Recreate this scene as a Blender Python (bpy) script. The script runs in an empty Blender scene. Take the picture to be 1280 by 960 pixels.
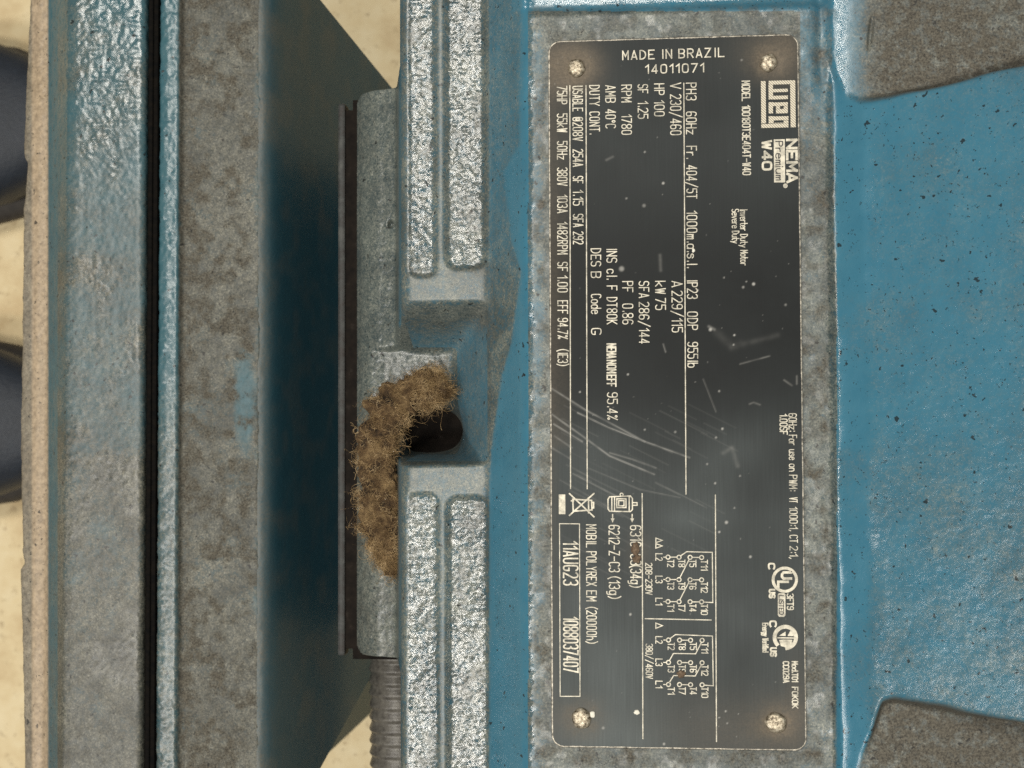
import bpy, bmesh, math, random
import numpy as np
from mathutils import Matrix, Vector

random.seed(7)
RNG = np.random.default_rng(11)
S = 0.001                                   # everything below is laid out in millimetres
scn = bpy.context.scene
COL = scn.collection

# ------------------------------------------------------------------ camera
F_PX = 1875.0                               # focal length in photograph pixels (1280 wide)
CAM_P = np.array([-4.3537, -13.4103, 377.7166])
CAM_R = np.array([[0.99528385, 0.0078761, 0.09668521],
                  [-0.00402036, 0.99919121, -0.04000963],
                  [-0.09692213, 0.03943223, 0.99451053]])
cam_d = bpy.data.cameras.new('camera')
cam = bpy.data.objects.new('camera', cam_d)
COL.objects.link(cam)
mw = Matrix([[*CAM_R[i], CAM_P[i] * S] for i in range(3)] + [[0, 0, 0, 1]])
cam.matrix_world = mw
cam_d.sensor_fit = 'HORIZONTAL'
cam_d.sensor_width = 36.0
cam_d.lens = F_PX / 1280 * 36.0
cam_d.clip_start = 0.01
cam_d.clip_end = 50
cam_d.dof.use_dof = True
cam_d.dof.focus_distance = 0.385
cam_d.dof.aperture_fstop = 32.0
scn.camera = cam

# ------------------------------------------------------------------ world and lamps
world = bpy.data.worlds.new('World')
scn.world = world
world.use_nodes = True
wb = world.node_tree.nodes['Background']
wb.inputs[0].default_value = (0.92, 1.0, 0.98, 1)
wb.inputs[1].default_value = 0.12


def area_light(name, loc, sx, sy, power, colour):
    d = bpy.data.lights.new(name, 'AREA')
    d.shape = 'RECTANGLE'
    d.size, d.size_y = sx, sy
    d.energy = power
    d.color = colour
    o = bpy.data.objects.new(name, d)
    o.location = loc
    COL.objects.link(o)
    return o


area_light('area_light', (-0.24, 0.55, 1.7), 0.85, 0.11, 17, (1.0, 0.95, 0.86))
area_light('area_light', (-0.05, -0.42, 1.7), 0.42, 0.13, 15, (1.0, 0.95, 0.86))
added_fill_lamp = area_light('area_light', (-1.2, -0.75, 1.8), 0.7, 0.14, 19, (1.0, 0.96, 0.9))  # added fill lamp to brighten floor, shoulder and left slope
added_fill_lamp.rotation_euler = (0, math.radians(-32), 0)

vs = scn.view_settings
vs.view_transform = 'Standard'
vs.look = 'None'
vs.exposure = 0.1
vs.gamma = 1.0
vs.use_curve_mapping = False
scn.cycles.use_denoising = False
scn.cycles.max_bounces = 6

# ------------------------------------------------------------------ pixel <-> place helpers


def P(px, py, z=0.0):
    """photograph pixel on the horizontal plane at height z (mm) -> x, y in mm"""
    d = CAM_R @ np.array([(px - 640) / F_PX, (480 - py) / F_PX, -1.0])
    t = (z - CAM_P[2]) / d[2]
    p = CAM_P + d * t
    return p[0], p[1]


def PX(px, z, py=480):
    return P(px, py, z)[0]


def PY(py, z, px=640):
    return P(px, py, z)[1]


def to_px(x, y, z):
    """mm -> photograph pixel, used to look up where dust and wear lie"""
    q = np.stack([x - CAM_P[0], y - CAM_P[1], z - CAM_P[2]], -1) @ CAM_R
    return 640 + F_PX * q[..., 0] / -q[..., 2], 480 - F_PX * q[..., 1] / -q[..., 2]


def sst(a, b, x):
    t = np.clip((x - a) / (b - a), 0, 1)
    return t * t * (3 - 2 * t)


def box(u, v, u0, u1, v0, v1, s=4.0):
    return sst(u0 - s, u0 + s, u) * (1 - sst(u1 - s, u1 + s, u)) * sst(v0 - s, v0 + s, v) * (1 - sst(v1 - s, v1 + s, v))


def blob(u, v, cu, cv, ru, rv, p=1.0):
    d = ((u - cu) / ru) ** 2 + ((v - cv) / rv) ** 2
    return np.exp(-d ** p)


NOISE_T = [np.random.default_rng(100 + i).random((256, 256)) for i in range(6)]


def vnoise(x, y, cell, k=0):
    """smooth value noise sampled at mm positions"""
    a = x / cell + 57.3 * k
    b = y / cell + 31.7 * k
    i = np.floor(a).astype(int)
    j = np.floor(b).astype(int)
    fx = a - i
    fy = b - j
    fx = fx * fx * (3 - 2 * fx)
    fy = fy * fy * (3 - 2 * fy)
    T = NOISE_T[k % 6]
    g = lambda p, q: T[p % 256, q % 256]
    return (g(i, j) * (1 - fx) + g(i + 1, j) * fx) * (1 - fy) + (g(i, j + 1) * (1 - fx) + g(i + 1, j + 1) * fx) * fy


def fbm(x, y, cell, k=0, octs=3):
    r = 0
    a = 0.5
    t = 0
    for o in range(octs):
        r = r + a * vnoise(x, y, cell / 2 ** o, k + o)
        t += a
        a *= 0.5
    return r / t


def gblur(a, s):
    if s <= 0:
        return a
    n = max(1, int(3 * s))
    w = np.exp(-0.5 * (np.arange(-n, n + 1) / s) ** 2)
    w /= w.sum()
    b = np.pad(a, ((n, n), (0, 0)), mode='edge')
    b = sum(w[i] * b[i:i + a.shape[0]] for i in range(2 * n + 1))
    c = np.pad(b, ((0, 0), (n, n)), mode='edge')
    return sum(w[i] * c[:, i:i + a.shape[1]] for i in range(2 * n + 1))


# ------------------------------------------------------------------ object helpers
def tag(o, label=None, cat=None, group=None, kind=None):
    if label:
        o['label'] = label
    if cat:
        o['category'] = cat
    if group:
        o['group'] = group
    if kind:
        o['kind'] = kind
    return o


def empty(name, loc=(0, 0, 0)):
    o = bpy.data.objects.new(name, None)
    o.empty_display_size = 0.02
    o.location = [c * S for c in loc]
    COL.objects.link(o)
    return o


def attach(o, parent):
    if parent is not None:
        o.parent = parent
        # every Empty stands unrotated, so the part keeps its place by subtracting the parent's
        p = parent
        off = Vector((0, 0, 0))
        while p is not None:
            off += p.location
            p = p.parent
        o.location = Vector(o.location) - off
    return o


def mesh_obj(name, verts, faces, mat, parent=None, smooth=False, attrs=None):
    """verts in mm"""
    me = bpy.data.meshes.new(name)
    v = np.asarray(verts, dtype=np.float64) * S
    if isinstance(faces, np.ndarray) and faces.ndim == 2 and faces.shape[1] == 4:
        n = len(faces)
        me.vertices.add(len(v))
        me.vertices.foreach_set('co', v.astype(np.float32).ravel())
        me.loops.add(n * 4)
        me.loops.foreach_set('vertex_index', faces.astype(np.int32).ravel())
        me.polygons.add(n)
        me.polygons.foreach_set('loop_start', np.arange(0, n * 4, 4, dtype=np.int32))
        me.polygons.foreach_set('loop_total', np.full(n, 4, dtype=np.int32))
        me.update(calc_edges=True)
    else:
        me.from_pydata([tuple(p) for p in v], [], [tuple(int(i) for i in f) for f in faces])
        me.update()
    if smooth:
        me.polygons.foreach_set('use_smooth', np.ones(len(me.polygons), dtype=bool))
    for k, a in (attrs or {}).items():
        at = me.attributes.new(k, 'FLOAT', 'POINT')
        at.data.foreach_set('value', np.ascontiguousarray(a, dtype=np.float32).ravel())
    me.materials.append(mat)
    o = bpy.data.objects.new(name, me)
    COL.objects.link(o)
    return attach(o, parent)


def grid_faces(nr, nc, keep=None):
    i = np.arange(nr * nc).reshape(nr, nc)
    f = np.stack([i[:-1, :-1], i[:-1, 1:], i[1:, 1:], i[1:, :-1]], -1)
    if keep is not None:
        return f[keep]
    return f.reshape(-1, 4)


def compact(verts, faces, attrs):
    used = np.unique(faces)
    m = np.full(len(verts), -1)
    m[used] = np.arange(len(used))
    return verts[used], m[faces], {k: a.ravel()[used] for k, a in attrs.items()}


def bm_obj(name, bm, mat, parent=None, smooth=False):
    for v in bm.verts:
        v.co *= S
    me = bpy.data.meshes.new(name)
    bm.to_mesh(me)
    bm.free()
    if smooth:
        me.polygons.foreach_set('use_smooth', np.ones(len(me.polygons), dtype=bool))
    me.materials.append(mat)
    o = bpy.data.objects.new(name, me)
    COL.objects.link(o)
    return attach(o, parent)


def box_obj(name, x0, x1, y0, y1, z0, z1, mat, parent=None, bevel=0.6):
    bm = bmesh.new()
    bmesh.ops.create_cube(bm, size=1.0)
    for v in bm.verts:
        v.co = Vector(((x0 + x1) / 2 + v.co.x * (x1 - x0), (y0 + y1) / 2 + v.co.y * (y1 - y0), (z0 + z1) / 2 + v.co.z * (z1 - z0)))
    if bevel:
        bmesh.ops.bevel(bm, geom=bm.edges[:], offset=bevel, segments=2, affect='EDGES', profile=0.6)
    return bm_obj(name, bm, mat, parent)


# ------------------------------------------------------------------ materials
class NT:
    def __init__(self, name):
        self.m = bpy.data.materials.new(name)
        self.m.use_nodes = True
        self.t = self.m.node_tree
        self.b = self.t.nodes['Principled BSDF']
        self.tc = self.t.nodes.new('ShaderNodeTexCoord')

    def n(self, ty, **kw):
        n = self.t.nodes.new(ty)
        for k, v in kw.items():
            setattr(n, k, v)
        return n

    def link(self, a, b):
        self.t.links.new(a, b)

    def noise(self, scale, detail=4, rough=0.6, dist=0.0, stretch=None):
        n = self.n('ShaderNodeTexNoise')
        n.inputs['Scale'].default_value = scale
        n.inputs['Detail'].default_value = detail
        n.inputs['Roughness'].default_value = rough
        n.inputs['Distortion'].default_value = dist
        src = self.tc.outputs['Object']
        if stretch:
            mp = self.n('ShaderNodeMapping')
            mp.inputs['Scale'].default_value = stretch
            self.link(src, mp.inputs['Vector'])
            src = mp.outputs[0]
        self.link(src, n.inputs['Vector'])
        return n.outputs['Fac']

    def ramp(self, src, stops):
        r = self.n('ShaderNodeValToRGB')
        cr = r.color_ramp
        while len(cr.elements) < len(stops):
            cr.elements.new(0.5)
        for e, (p, c) in zip(cr.elements, stops):
            e.position = p
            e.color = c if len(c) == 4 else (*c, 1)
        self.link(src, r.inputs[0])
        return r.outputs[0]

    def mix(self, fac, a, b, mode='MIX'):
        m = self.n('ShaderNodeMix', data_type='RGBA', blend_type=mode)
        for sock, val in ((m.inputs[0], fac), (m.inputs[6], a), (m.inputs[7], b)):
            if isinstance(val, (int, float)):
                sock.default_value = val
            elif isinstance(val, tuple):
                sock.default_value = val if len(val) == 4 else (*val, 1)
            else:
                self.link(val, sock)
        return m.outputs[2]

    def math(self, op, a, b=0.0, c=None, clamp=False):
        m = self.n('ShaderNodeMath', operation=op, use_clamp=clamp)
        for sock, val in zip(m.inputs, (a, b) if c is None else (a, b, c)):
            if isinstance(val, (int, float)):
                sock.default_value = val
            else:
                self.link(val, sock)
        return m.outputs[0]

    def attr(self, name):
        a = self.n('ShaderNodeAttribute', attribute_name=name)
        return a.outputs['Fac']

    def bump(self, h, strength=0.3, dist=0.0002, prev=None):
        b = self.n('ShaderNodeBump')
        b.inputs['Strength'].default_value = strength
        b.inputs['Distance'].default_value = dist
        self.link(h, b.inputs['Height'])
        if prev is not None:
            self.link(prev, b.inputs['Normal'])
        return b.outputs[0]

    def set(self, **kw):
        for k, v in kw.items():
            s = self.b.inputs[k.replace('_', ' ')]
            if isinstance(v, (int, float)):
                s.default_value = v
            elif isinstance(v, tuple):
                s.default_value = v if len(v) == 4 else (*v, 1)
            else:
                self.link(v, s)
        return self


def cast_paint(name, blue=(0.036, 0.150, 0.225), dust_c=((0.07, 0.073, 0.058), (0.2, 0.193, 0.15)), bump=0.4, rough=(0.14, 0.19)):
    """glossy blue machine paint over rough cast iron, with settled dust, grime, rust and some painted shade held in mesh attributes"""
    t = NT(name)
    big = t.noise(140, 4, 0.6)
    mid = t.noise(560, 8, 0.72)
    fine = t.noise(1900, 4, 0.75)
    paint = t.mix(t.ramp(big, [(0.3, (0, 0, 0)), (0.75, (1, 1, 1))]), blue, tuple(c * f for c, f in zip(blue, (1.35, 1.15, 1.1))))
    dcol = t.mix(t.ramp(mid, [(0.36, (0, 0, 0)), (0.64, (1, 1, 1))]), dust_c[0], dust_c[1])
    dcol = t.mix(t.ramp(fine, [(0.36, (1, 1, 1)), (0.48, (0, 0, 0))]), dcol, (0.035, 0.033, 0.026))
    dcol = t.mix(t.ramp(fine, [(0.55, (0, 0, 0)), (0.68, (1, 1, 1))]), dcol, (0.36, 0.34, 0.28))
    stain = t.ramp(t.noise(70, 6, 0.65, 0.6), [(0.38, (0.5, 0.47, 0.42)), (0.62, (1.08, 1.08, 1.05))])
    dcol = t.mix(1.0, dcol, stain, 'MULTIPLY')
    d = t.attr('dust')
    # dust is broken up by its own grain
    dd = t.math('ADD', d, t.math('MULTIPLY', t.math('SUBTRACT', mid, 0.5), 1.5))
    dd = t.math('ADD', dd, t.math('MULTIPLY', t.math('SUBTRACT', fine, 0.5), 1.1))
    dm = t.math('MULTIPLY', t.math('MULTIPLY', dd, d), 1.35, clamp=True)
    dm = t.math('MINIMUM', dm, 0.84)
    c = t.mix(dm, paint, dcol)
    r = t.attr('rust_shade')
    rr = t.math('MULTIPLY', r, t.math('ADD', t.math('MULTIPLY', t.noise(330, 9, 0.78), 3.6), -1.15), clamp=True)
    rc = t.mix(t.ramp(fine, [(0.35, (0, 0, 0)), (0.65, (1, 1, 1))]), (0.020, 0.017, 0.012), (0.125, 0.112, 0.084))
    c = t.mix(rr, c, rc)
    if name == 'rail_paint':
        c = t.mix(t.math('MULTIPLY', t.attr('sand'), 0.95), c, t.mix(t.ramp(mid, [(0.3, (0, 0, 0)), (0.7, (1, 1, 1))]), (0.2, 0.15, 0.1), (0.5, 0.385, 0.255)))
    # dark grit
    for sc_, lim, th in ((270, 0.13, 0.48), (620, 0.16, 0.46)):
        vor = t.n('ShaderNodeTexVoronoi')
        vor.inputs['Scale'].default_value = sc_
        vor.inputs['Randomness'].default_value = 1.0
        wn_ = t.n('ShaderNodeTexNoise')
        wn_.inputs['Scale'].default_value = sc_ * 2.2
        t.link(t.tc.outputs['Object'], wn_.inputs['Vector'])
        mpv = t.mix(0.003, t.tc.outputs['Object'], wn_.outputs['Color'], 'ADD')
        t.link(mpv, vor.inputs['Vector'])
        sp = t.math('MULTIPLY', t.math('LESS_THAN', t.math('ADD', vor.outputs['Distance'], t.math('MULTIPLY', fine, 0.12)), lim + 0.06), t.math('GREATER_THAN', t.noise(90 + sc_ * 0.2, 3, 0.6), th))
        c = t.mix(t.math('MULTIPLY', sp, 0.85), c, (0.010, 0.010, 0.009))
    ro = t.math('ADD', rough[0], t.math('MULTIPLY', dm, rough[1] - rough[0]))
    ro = t.math('ADD', ro, t.math('MULTIPLY', rr, 0.35))
    ro = t.math('ADD', ro, t.math('MULTIPLY', t.attr('matte'), 0.4))
    t.set(Base_Color=c, Roughness=ro, Specular_IOR_Level=0.75)
    nb = t.bump(mid, bump, 0.00025)
    nb = t.bump(fine, bump * 0.6, 0.00007, nb)
    t.link(nb, t.b.inputs['Normal'])
    return t.m


M_CAST = cast_paint('cast_paint')
M_RAIL = cast_paint('rail_paint', blue=(0.034, 0.102, 0.128), dust_c=((0.055, 0.05, 0.038), (0.2, 0.18, 0.135)), bump=0.3, rough=(0.18, 0.24))

t = NT('bracket_paint')
g = t.noise(120, 5, 0.6)
gf = t.noise(1500, 5, 0.7)
c = t.mix(g, (0.014, 0.06, 0.086), (0.026, 0.075, 0.095))
dm = t.math('MULTIPLY', t.attr('dust'), t.math('ADD', t.math('MULTIPLY', gf, 2.2), -0.3), clamp=True)
c = t.mix(dm, c, (0.11, 0.105, 0.085))
t.set(Base_Color=c, Roughness=0.5)
t.link(t.bump(t.noise(900, 4), 0.3, 0.0003), t.b.inputs['Normal'])
M_BRACKET = t.m

t = NT('grimy_steel')
g = t.noise(300, 5, 0.65)
t.set(Base_Color=t.ramp(g, [(0.3, (0.004, 0.003, 0.0025)), (0.6, (0.011, 0.008, 0.006)), (0.8, (0.03, 0.024, 0.02))]), Roughness=0.85, Specular_IOR_Level=0.15)
t.link(t.bump(t.noise(1200, 4), 0.5, 0.0003), t.b.inputs['Normal'])
M_SHIM = t.m

t = NT('slot_shade')  # near-black colour standing for shade between the rails
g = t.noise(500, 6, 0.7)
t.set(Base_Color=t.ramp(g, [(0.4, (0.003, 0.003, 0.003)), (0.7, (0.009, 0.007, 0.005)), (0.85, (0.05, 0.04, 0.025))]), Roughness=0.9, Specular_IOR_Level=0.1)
M_SLOT_SHADE = t.m
t = NT('rusty_lip')
g = t.noise(260, 5, 0.65)
t.set(Base_Color=t.ramp(g, [(0.35, (0.012, 0.008, 0.006)), (0.55, (0.022, 0.024, 0.023)), (0.75, (0.06, 0.062, 0.056))]), Roughness=0.6)
t.link(t.bump(t.noise(900, 4), 0.5, 0.0003), t.b.inputs['Normal'])
M_LIP = t.m

t = NT('anodised_plate')
streak = t.noise(1.0, 4, 0.6, 0, (2600, 60, 1))
cloud = t.noise(60, 5, 0.6)
fine = t.noise(2600, 3, 0.6)
base = t.mix(t.ramp(cloud, [(0.3, (0, 0, 0)), (0.75, (1, 1, 1))]), (0.005, 0.0065, 0.007), (0.012, 0.0145, 0.015))
haze_sheen = t.attr('haze_sheen')
hz = t.math('MULTIPLY', haze_sheen, t.math('ADD', 0.45, t.math('MULTIPLY', t.math('ADD', streak, t.math('MULTIPLY', fine, 0.4)), 0.8)), clamp=True)
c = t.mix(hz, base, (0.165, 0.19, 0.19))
grime = t.math('MULTIPLY', t.attr('grime'), t.math('ADD', 0.25, t.math('MULTIPLY', t.noise(900, 5, 0.7), 1.3)), clamp=True)
c = t.mix(grime, c, t.mix(fine, (0.07, 0.055, 0.04), (0.2, 0.165, 0.12)))
c = t.mix(t.attr('scratch'), c, (0.42, 0.41, 0.38))
ro = t.math('ADD', 0.33, t.math('MULTIPLY', t.math('ADD', cloud, t.math('MULTIPLY', hz, 0.5)), 0.2))
t.set(Base_Color=c, Roughness=ro, Specular_IOR_Level=0.12)
t.link(t.bump(t.math('ADD', streak, t.math('MULTIPLY', fine, 0.6)), 0.06, 0.0001), t.b.inputs['Normal'])
M_PLATE = t.m

t = NT('bare_aluminium')
g = t.ramp(t.noise(420, 6, 0.7), [(0.35, (0, 0, 0)), (0.6, (1, 1, 1))])
t.set(Base_Color=t.mix(g, (0.25, 0.235, 0.19), (0.6, 0.56, 0.455)), Metallic=0.25, Roughness=0.5)
M_ETCH = t.m
t = NT('hatched_aluminium')
w = t.n('ShaderNodeTexWave', wave_type='BANDS', bands_direction='DIAGONAL')
w.inputs['Scale'].default_value = 950
t.link(t.tc.outputs['Object'], w.inputs['Vector'])
t.set(Base_Color=t.mix(w.outputs['Fac'], (0.2, 0.18, 0.14), (0.66, 0.6, 0.47)), Metallic=0.2, Roughness=0.5)
M_HATCH = t.m
t = NT('black_print')
t.set(Base_Color=(0.012, 0.012, 0.012), Roughness=0.5)
M_BLACK = t.m
t = NT('plate_edge_metal')
g = t.noise(900, 4, 0.6)
t.set(Base_Color=t.ramp(g, [(0.35, (0.06, 0.055, 0.045)), (0.65, (0.5, 0.46, 0.38))]), Metallic=0.4, Roughness=0.45)
M_EDGE = t.m
t = NT('rivet_metal')
g = t.noise(1100, 5, 0.65)
t.set(Base_Color=t.ramp(g, [(0.36, (0.06, 0.045, 0.03)), (0.5, (0.34, 0.29, 0.21)), (0.66, (0.6, 0.54, 0.43))]), Metallic=0.5, Roughness=0.42)
t.link(t.bump(t.noise(900, 4), 0.5, 0.0004), t.b.inputs['Normal'])
M_RIVET = t.m
t = NT('dirt_crumb')
g = t.noise(1500, 5, 0.7)
t.set(Base_Color=t.ramp(g, [(0.3, (0.04, 0.026, 0.016)), (0.6, (0.16, 0.11, 0.07)), (0.8, (0.3, 0.25, 0.18))]), Roughness=0.9)
M_CRUMB = t.m
t = NT('pale_speck')
t.set(Base_Color=(0.75, 0.72, 0.62), Roughness=0.6)
M_SPECK = t.m
t = NT('lint_core')
g = t.noise(170, 6, 0.7)
t.set(Base_Color=t.ramp(g, [(0.36, (0.025, 0.013, 0.005)), (0.5, (0.14, 0.082, 0.034)), (0.68, (0.4, 0.27, 0.125))]), Roughness=1.0)
t.link(t.bump(t.noise(1300, 5, 0.7), 1.0, 0.002), t.b.inputs['Normal'])
M_LINT = t.m
t = NT('lint_fibre')
g = t.noise(230, 4, 0.6)
t.set(Base_Color=t.ramp(g, [(0.38, (0.12, 0.07, 0.028)), (0.52, (0.36, 0.24, 0.11)), (0.7, (0.74, 0.55, 0.31))]), Roughness=0.7)
M_FIBRE = t.m
t = NT('conduit_jacket')
g = t.noise(500, 5, 0.65)
t.set(Base_Color=t.ramp(g, [(0.3, (0.05, 0.045, 0.04)), (0.7, (0.15, 0.14, 0.12))]), Roughness=0.36)
t.link(t.bump(t.noise(1500, 4), 0.3, 0.0003), t.b.inputs['Normal'])
M_CONDUIT = t.m
t = NT('concrete')
g = t.noise(38, 6, 0.65)
g2 = t.noise(160, 5, 0.7)
c = t.ramp(g, [(0.3, (0.6, 0.45, 0.25)), (0.5, (0.74, 0.6, 0.36)), (0.72, (0.82, 0.7, 0.46))])
c = t.mix(t.ramp(g2, [(0.28, (1, 1, 1)), (0.42, (0, 0, 0))]), c, (0.36, 0.26, 0.14))
t.set(Base_Color=c, Roughness=0.7)
t.link(t.bump(g2, 0.4, 0.002), t.b.inputs['Normal'])
M_FLOOR = t.m
t = NT('navy_leather')
g = t.noise(220, 5, 0.6)
t.set(Base_Color=t.mix(g, (0.006, 0.009, 0.016), (0.02, 0.028, 0.042)), Roughness=0.55)
t.link(t.bump(t.noise(600, 5), 0.4, 0.001), t.b.inputs['Normal'])
M_SHOE = t.m
t = NT('shoe_rubber')
g = t.noise(300, 5, 0.6)
t.set(Base_Color=t.mix(g, (0.02, 0.017, 0.015), (0.07, 0.06, 0.05)), Roughness=0.7)
M_RUBBER = t.m
t = NT('shoe_lace')
t.set(Base_Color=t.mix(t.noise(900, 4), (0.2, 0.23, 0.3), (0.5, 0.52, 0.55)), Roughness=0.8)
M_LACE = t.m

# ------------------------------------------------------------------ the setting: the floor
Z_FLOOR = -480.0
fl = mesh_obj('floor', [(-3500, -3500, Z_FLOOR), (3500, -3500, Z_FLOOR), (3500, 3500, Z_FLOOR), (-3500, 3500, Z_FLOOR)],
              [(0, 1, 2, 3)], M_FLOOR)
tag(fl, 'tan concrete floor far below the machine', None, kind='structure')

# ------------------------------------------------------------------ motor casting: a dense relief of the cast side of the frame
motor = empty('electric_motor', (40, 0, -60))
tag(motor, 'blue cast-iron electric motor with black engraved rating plate, bolted on the painted base', 'motor')

STEP = 0.28
x0, x1 = PX(434, -60) - 1.0, PX(1290, 26) + 22
y0, y1 = PY(960, -30, 500) - 26, PY(0, -30, 500) + 26
nx = int((x1 - x0) / STEP)
ny = int((y1 - y0) / STEP)
gx = np.linspace(x0, x1, nx)
gy = np.linspace(y0, y1, ny)
X, Y = np.meshgrid(gx, gy)


def prof(pts):
    """(pixel, z) pairs -> height along x"""
    xs = [PX(p, z) for p, z in pts]
    wob = (2.6 * (fbm(X * 0.3, Y, 19, 2, 2) - 0.5) + 0.9 * (fbm(X * 0.4, Y, 4.5, 4, 2) - 0.5)) * box(X, Y, PX(1050, 0), PX(1092, 3), -500, 500, 2.2) \
        + (1.6 * (fbm(X * 0.3, Y, 15, 1, 2) - 0.5) + 0.6 * (fbm(X * 0.4, Y, 4, 3, 2) - 0.5)) * box(X, Y, PX(622, -8), PX(672, -1), -500, 500, 1.5)
    return np.interp(X + wob, xs, [z for _, z in pts])


RIM = -17.5
main = prof([(430, -56), (446, -52), (452, -48.5), (462, -45.5), (472, -44), (480, -43.5), (496, -42), (500.5, RIM - 3), (506, RIM - 0.8), (511, RIM), (606, RIM + 0.3), (613, RIM + 1.2),
             (650, -3.6), (659, -1.6), (666, -1.0), (1028, -1.0), (1038, -1.2), (1044, -2.4), (1047, -2.6), (1050, -2.2), (1084, 2.8), (1110, 5.5), (1280, 23.5), (1400, 34)])
Zh = main.copy()
# lines at the different depths (mm in y, up is +)
yy = lambda py, z, px=560: PY(py, z, px)
# two long recesses either side of the pocket
zr = RIM - 3.2


def recess(px_a, px_b, py_a, py_b, depth, rnd):
    xa, xb = PX(px_a, zr), PX(px_b, zr)
    ya, yb = yy(py_b, zr), yy(py_a, zr)
    cx, cy, hx, hy = (xa + xb) / 2, (ya + yb) / 2, (xb - xa) / 2, (yb - ya) / 2
    qx = np.abs(X - cx) - hx + rnd
    qy = np.abs(Y - cy) - hy + rnd
    sd = np.hypot(np.maximum(qx, 0), np.maximum(qy, 0)) + np.minimum(np.maximum(qx, qy), 0) - rnd
    return depth * (1 - sst(-1.5, 0.25, sd)), sd


R1, sd1 = recess(510, 550, -400, 349, 0.9, 2.6)
R2, sd2 = recess(557, 612, -400, 340, 1.2, 3.6)
R3, sd3 = recess(509, 552, 614, 1400, 0.9, 2.6)
R4, sd4 = recess(558, 615, 618, 1400, 1.2, 3.6)
Zh = Zh - R1 - R2 - R3 - R4
# the pocket above the foot
xa, xb = PX(440, -42), PX(611, RIM)
ya, yb = yy(577, RIM), yy(379, RIM)
# each wall slopes in from the rim to the floor of the pocket
wr = (xb - X) / (xb - PX(570, -42))
wt = (yb - Y) / max(1e-6, yb - yy(436, -42))
wb_ = (Y - ya) / 1.8
k = 0.16
sm = lambda a, b: np.minimum(a, b) - k * np.maximum(0, 1 - np.abs(a - b) / k) ** 2 / 4
dep = np.clip(sm(sm(wr, wt), wb_), 0, 1)
floor_p = np.interp(gx, [PX(440, -47), PX(480, -44.5), PX(500, -44.5), PX(570, -44)], [-47, -44.6, -44.4, -43.5])[None, :]
inside = (X < xb) & (Y > ya) & (Y < yb)
Zp = (RIM + 0.3) * (1 - dep) + floor_p * dep
Zh = np.where(inside, np.minimum(Zh, Zp), Zh)
# raised shoulder right of the plate is shorter than the frame; flat recessed lands lie above and below it
land = -0.6 + 0.02 * (X - PX(1040, 0))
yt = lambda px: np.interp(px, [1060, 1100, 1280], [128, 116, 90])
yt_mm = np.interp(gx, [PX(1042, 0), PX(1048, 0), PX(1062, 0), PX(1080, 0), PX(1105, 2), PX(1280, 1), x1], [PY(52, 0, 1045), PY(88, 0, 1050), PY(112, 0, 1062), PY(122, 0, 1080), PY(117, 2, 1110), PY(93, 1, 1280), PY(93, 1, 1280) + 2.0])
yb_mm = np.interp(gx, [PX(1060, 0), PX(1082, 0), PX(1096, 0), PX(1110, 2), PX(1280, 1), x1], [PY(985, 0, 1060), PY(925, 0, 1082), PY(882, 0, 1096), PY(880, 2, 1110), PY(902, 1, 1280), PY(902, 1, 1280) - 2.0])
right = X > PX(1040, -1)
t_top = sst(0, 1, (Y - yt_mm[None, :] + 3.0 - 1.8 * (fbm(X, Y, 9, 2, 3) - 0.5)) / 3.2)
t_bot = sst(0, 1, (yb_mm[None, :] + 3.0 - 1.8 * (fbm(X, Y, 9, 3, 3) - 0.5) - Y) / 3.2)
wl = np.maximum(t_top, t_bot)
land_e = land - 1.9 * (1 - sst(PX(1036, -1), PX(1047, -1), X))
Zh = np.where(right, Zh * (1 - wl) + land_e * wl, Zh)
# groove between the plate pad and the upper land
gr = np.exp(-((X - PX(1032, -1)) / 1.5) ** 2) * sst(PY(140, 0), PY(90, 0), Y)
Zh -= 1.5 * gr
# upper rim of the plate pad
pad_x = sst(PX(652, -2), PX(668, -1), X) * (1 - sst(PX(1034, -1), PX(1044, -1), X))
top_w = sst(PY(22, -1), PY(8, -1), Y) * pad_x
Zh -= 2.2 * top_w
Zh = gblur(Zh, 1.6)
# holes and chips
hx, hy = P(488, 280, -43)
Zh -= 2.6 * np.exp(-(((X - hx) / 0.75) ** 2 + ((Y - hy) / 1.0) ** 2) ** 2)
chx, chy = P(1088, 42, -1)
Zh -= 0.9 * np.exp(-(((X - chx - 0.12 * (Y - chy)) / 0.6) ** 2 + ((Y - chy) / 4.2) ** 2) ** 2)

# the lower end of the pocket dips away under the frame
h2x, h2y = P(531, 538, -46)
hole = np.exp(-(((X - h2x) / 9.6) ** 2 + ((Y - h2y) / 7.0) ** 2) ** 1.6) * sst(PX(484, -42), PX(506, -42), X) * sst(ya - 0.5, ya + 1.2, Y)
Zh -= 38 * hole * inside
soft = gblur(Zh, 4.0)
pk = gblur(((X > PX(500, -30)) & (X < xb + 0.5) & (Y > ya - 0.5) & (Y < yb + 0.5)).astype(float), 3.0)
Zh = Zh * (1 - pk) + soft * pk
U, V = to_px(X, Y, Zh)
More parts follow.
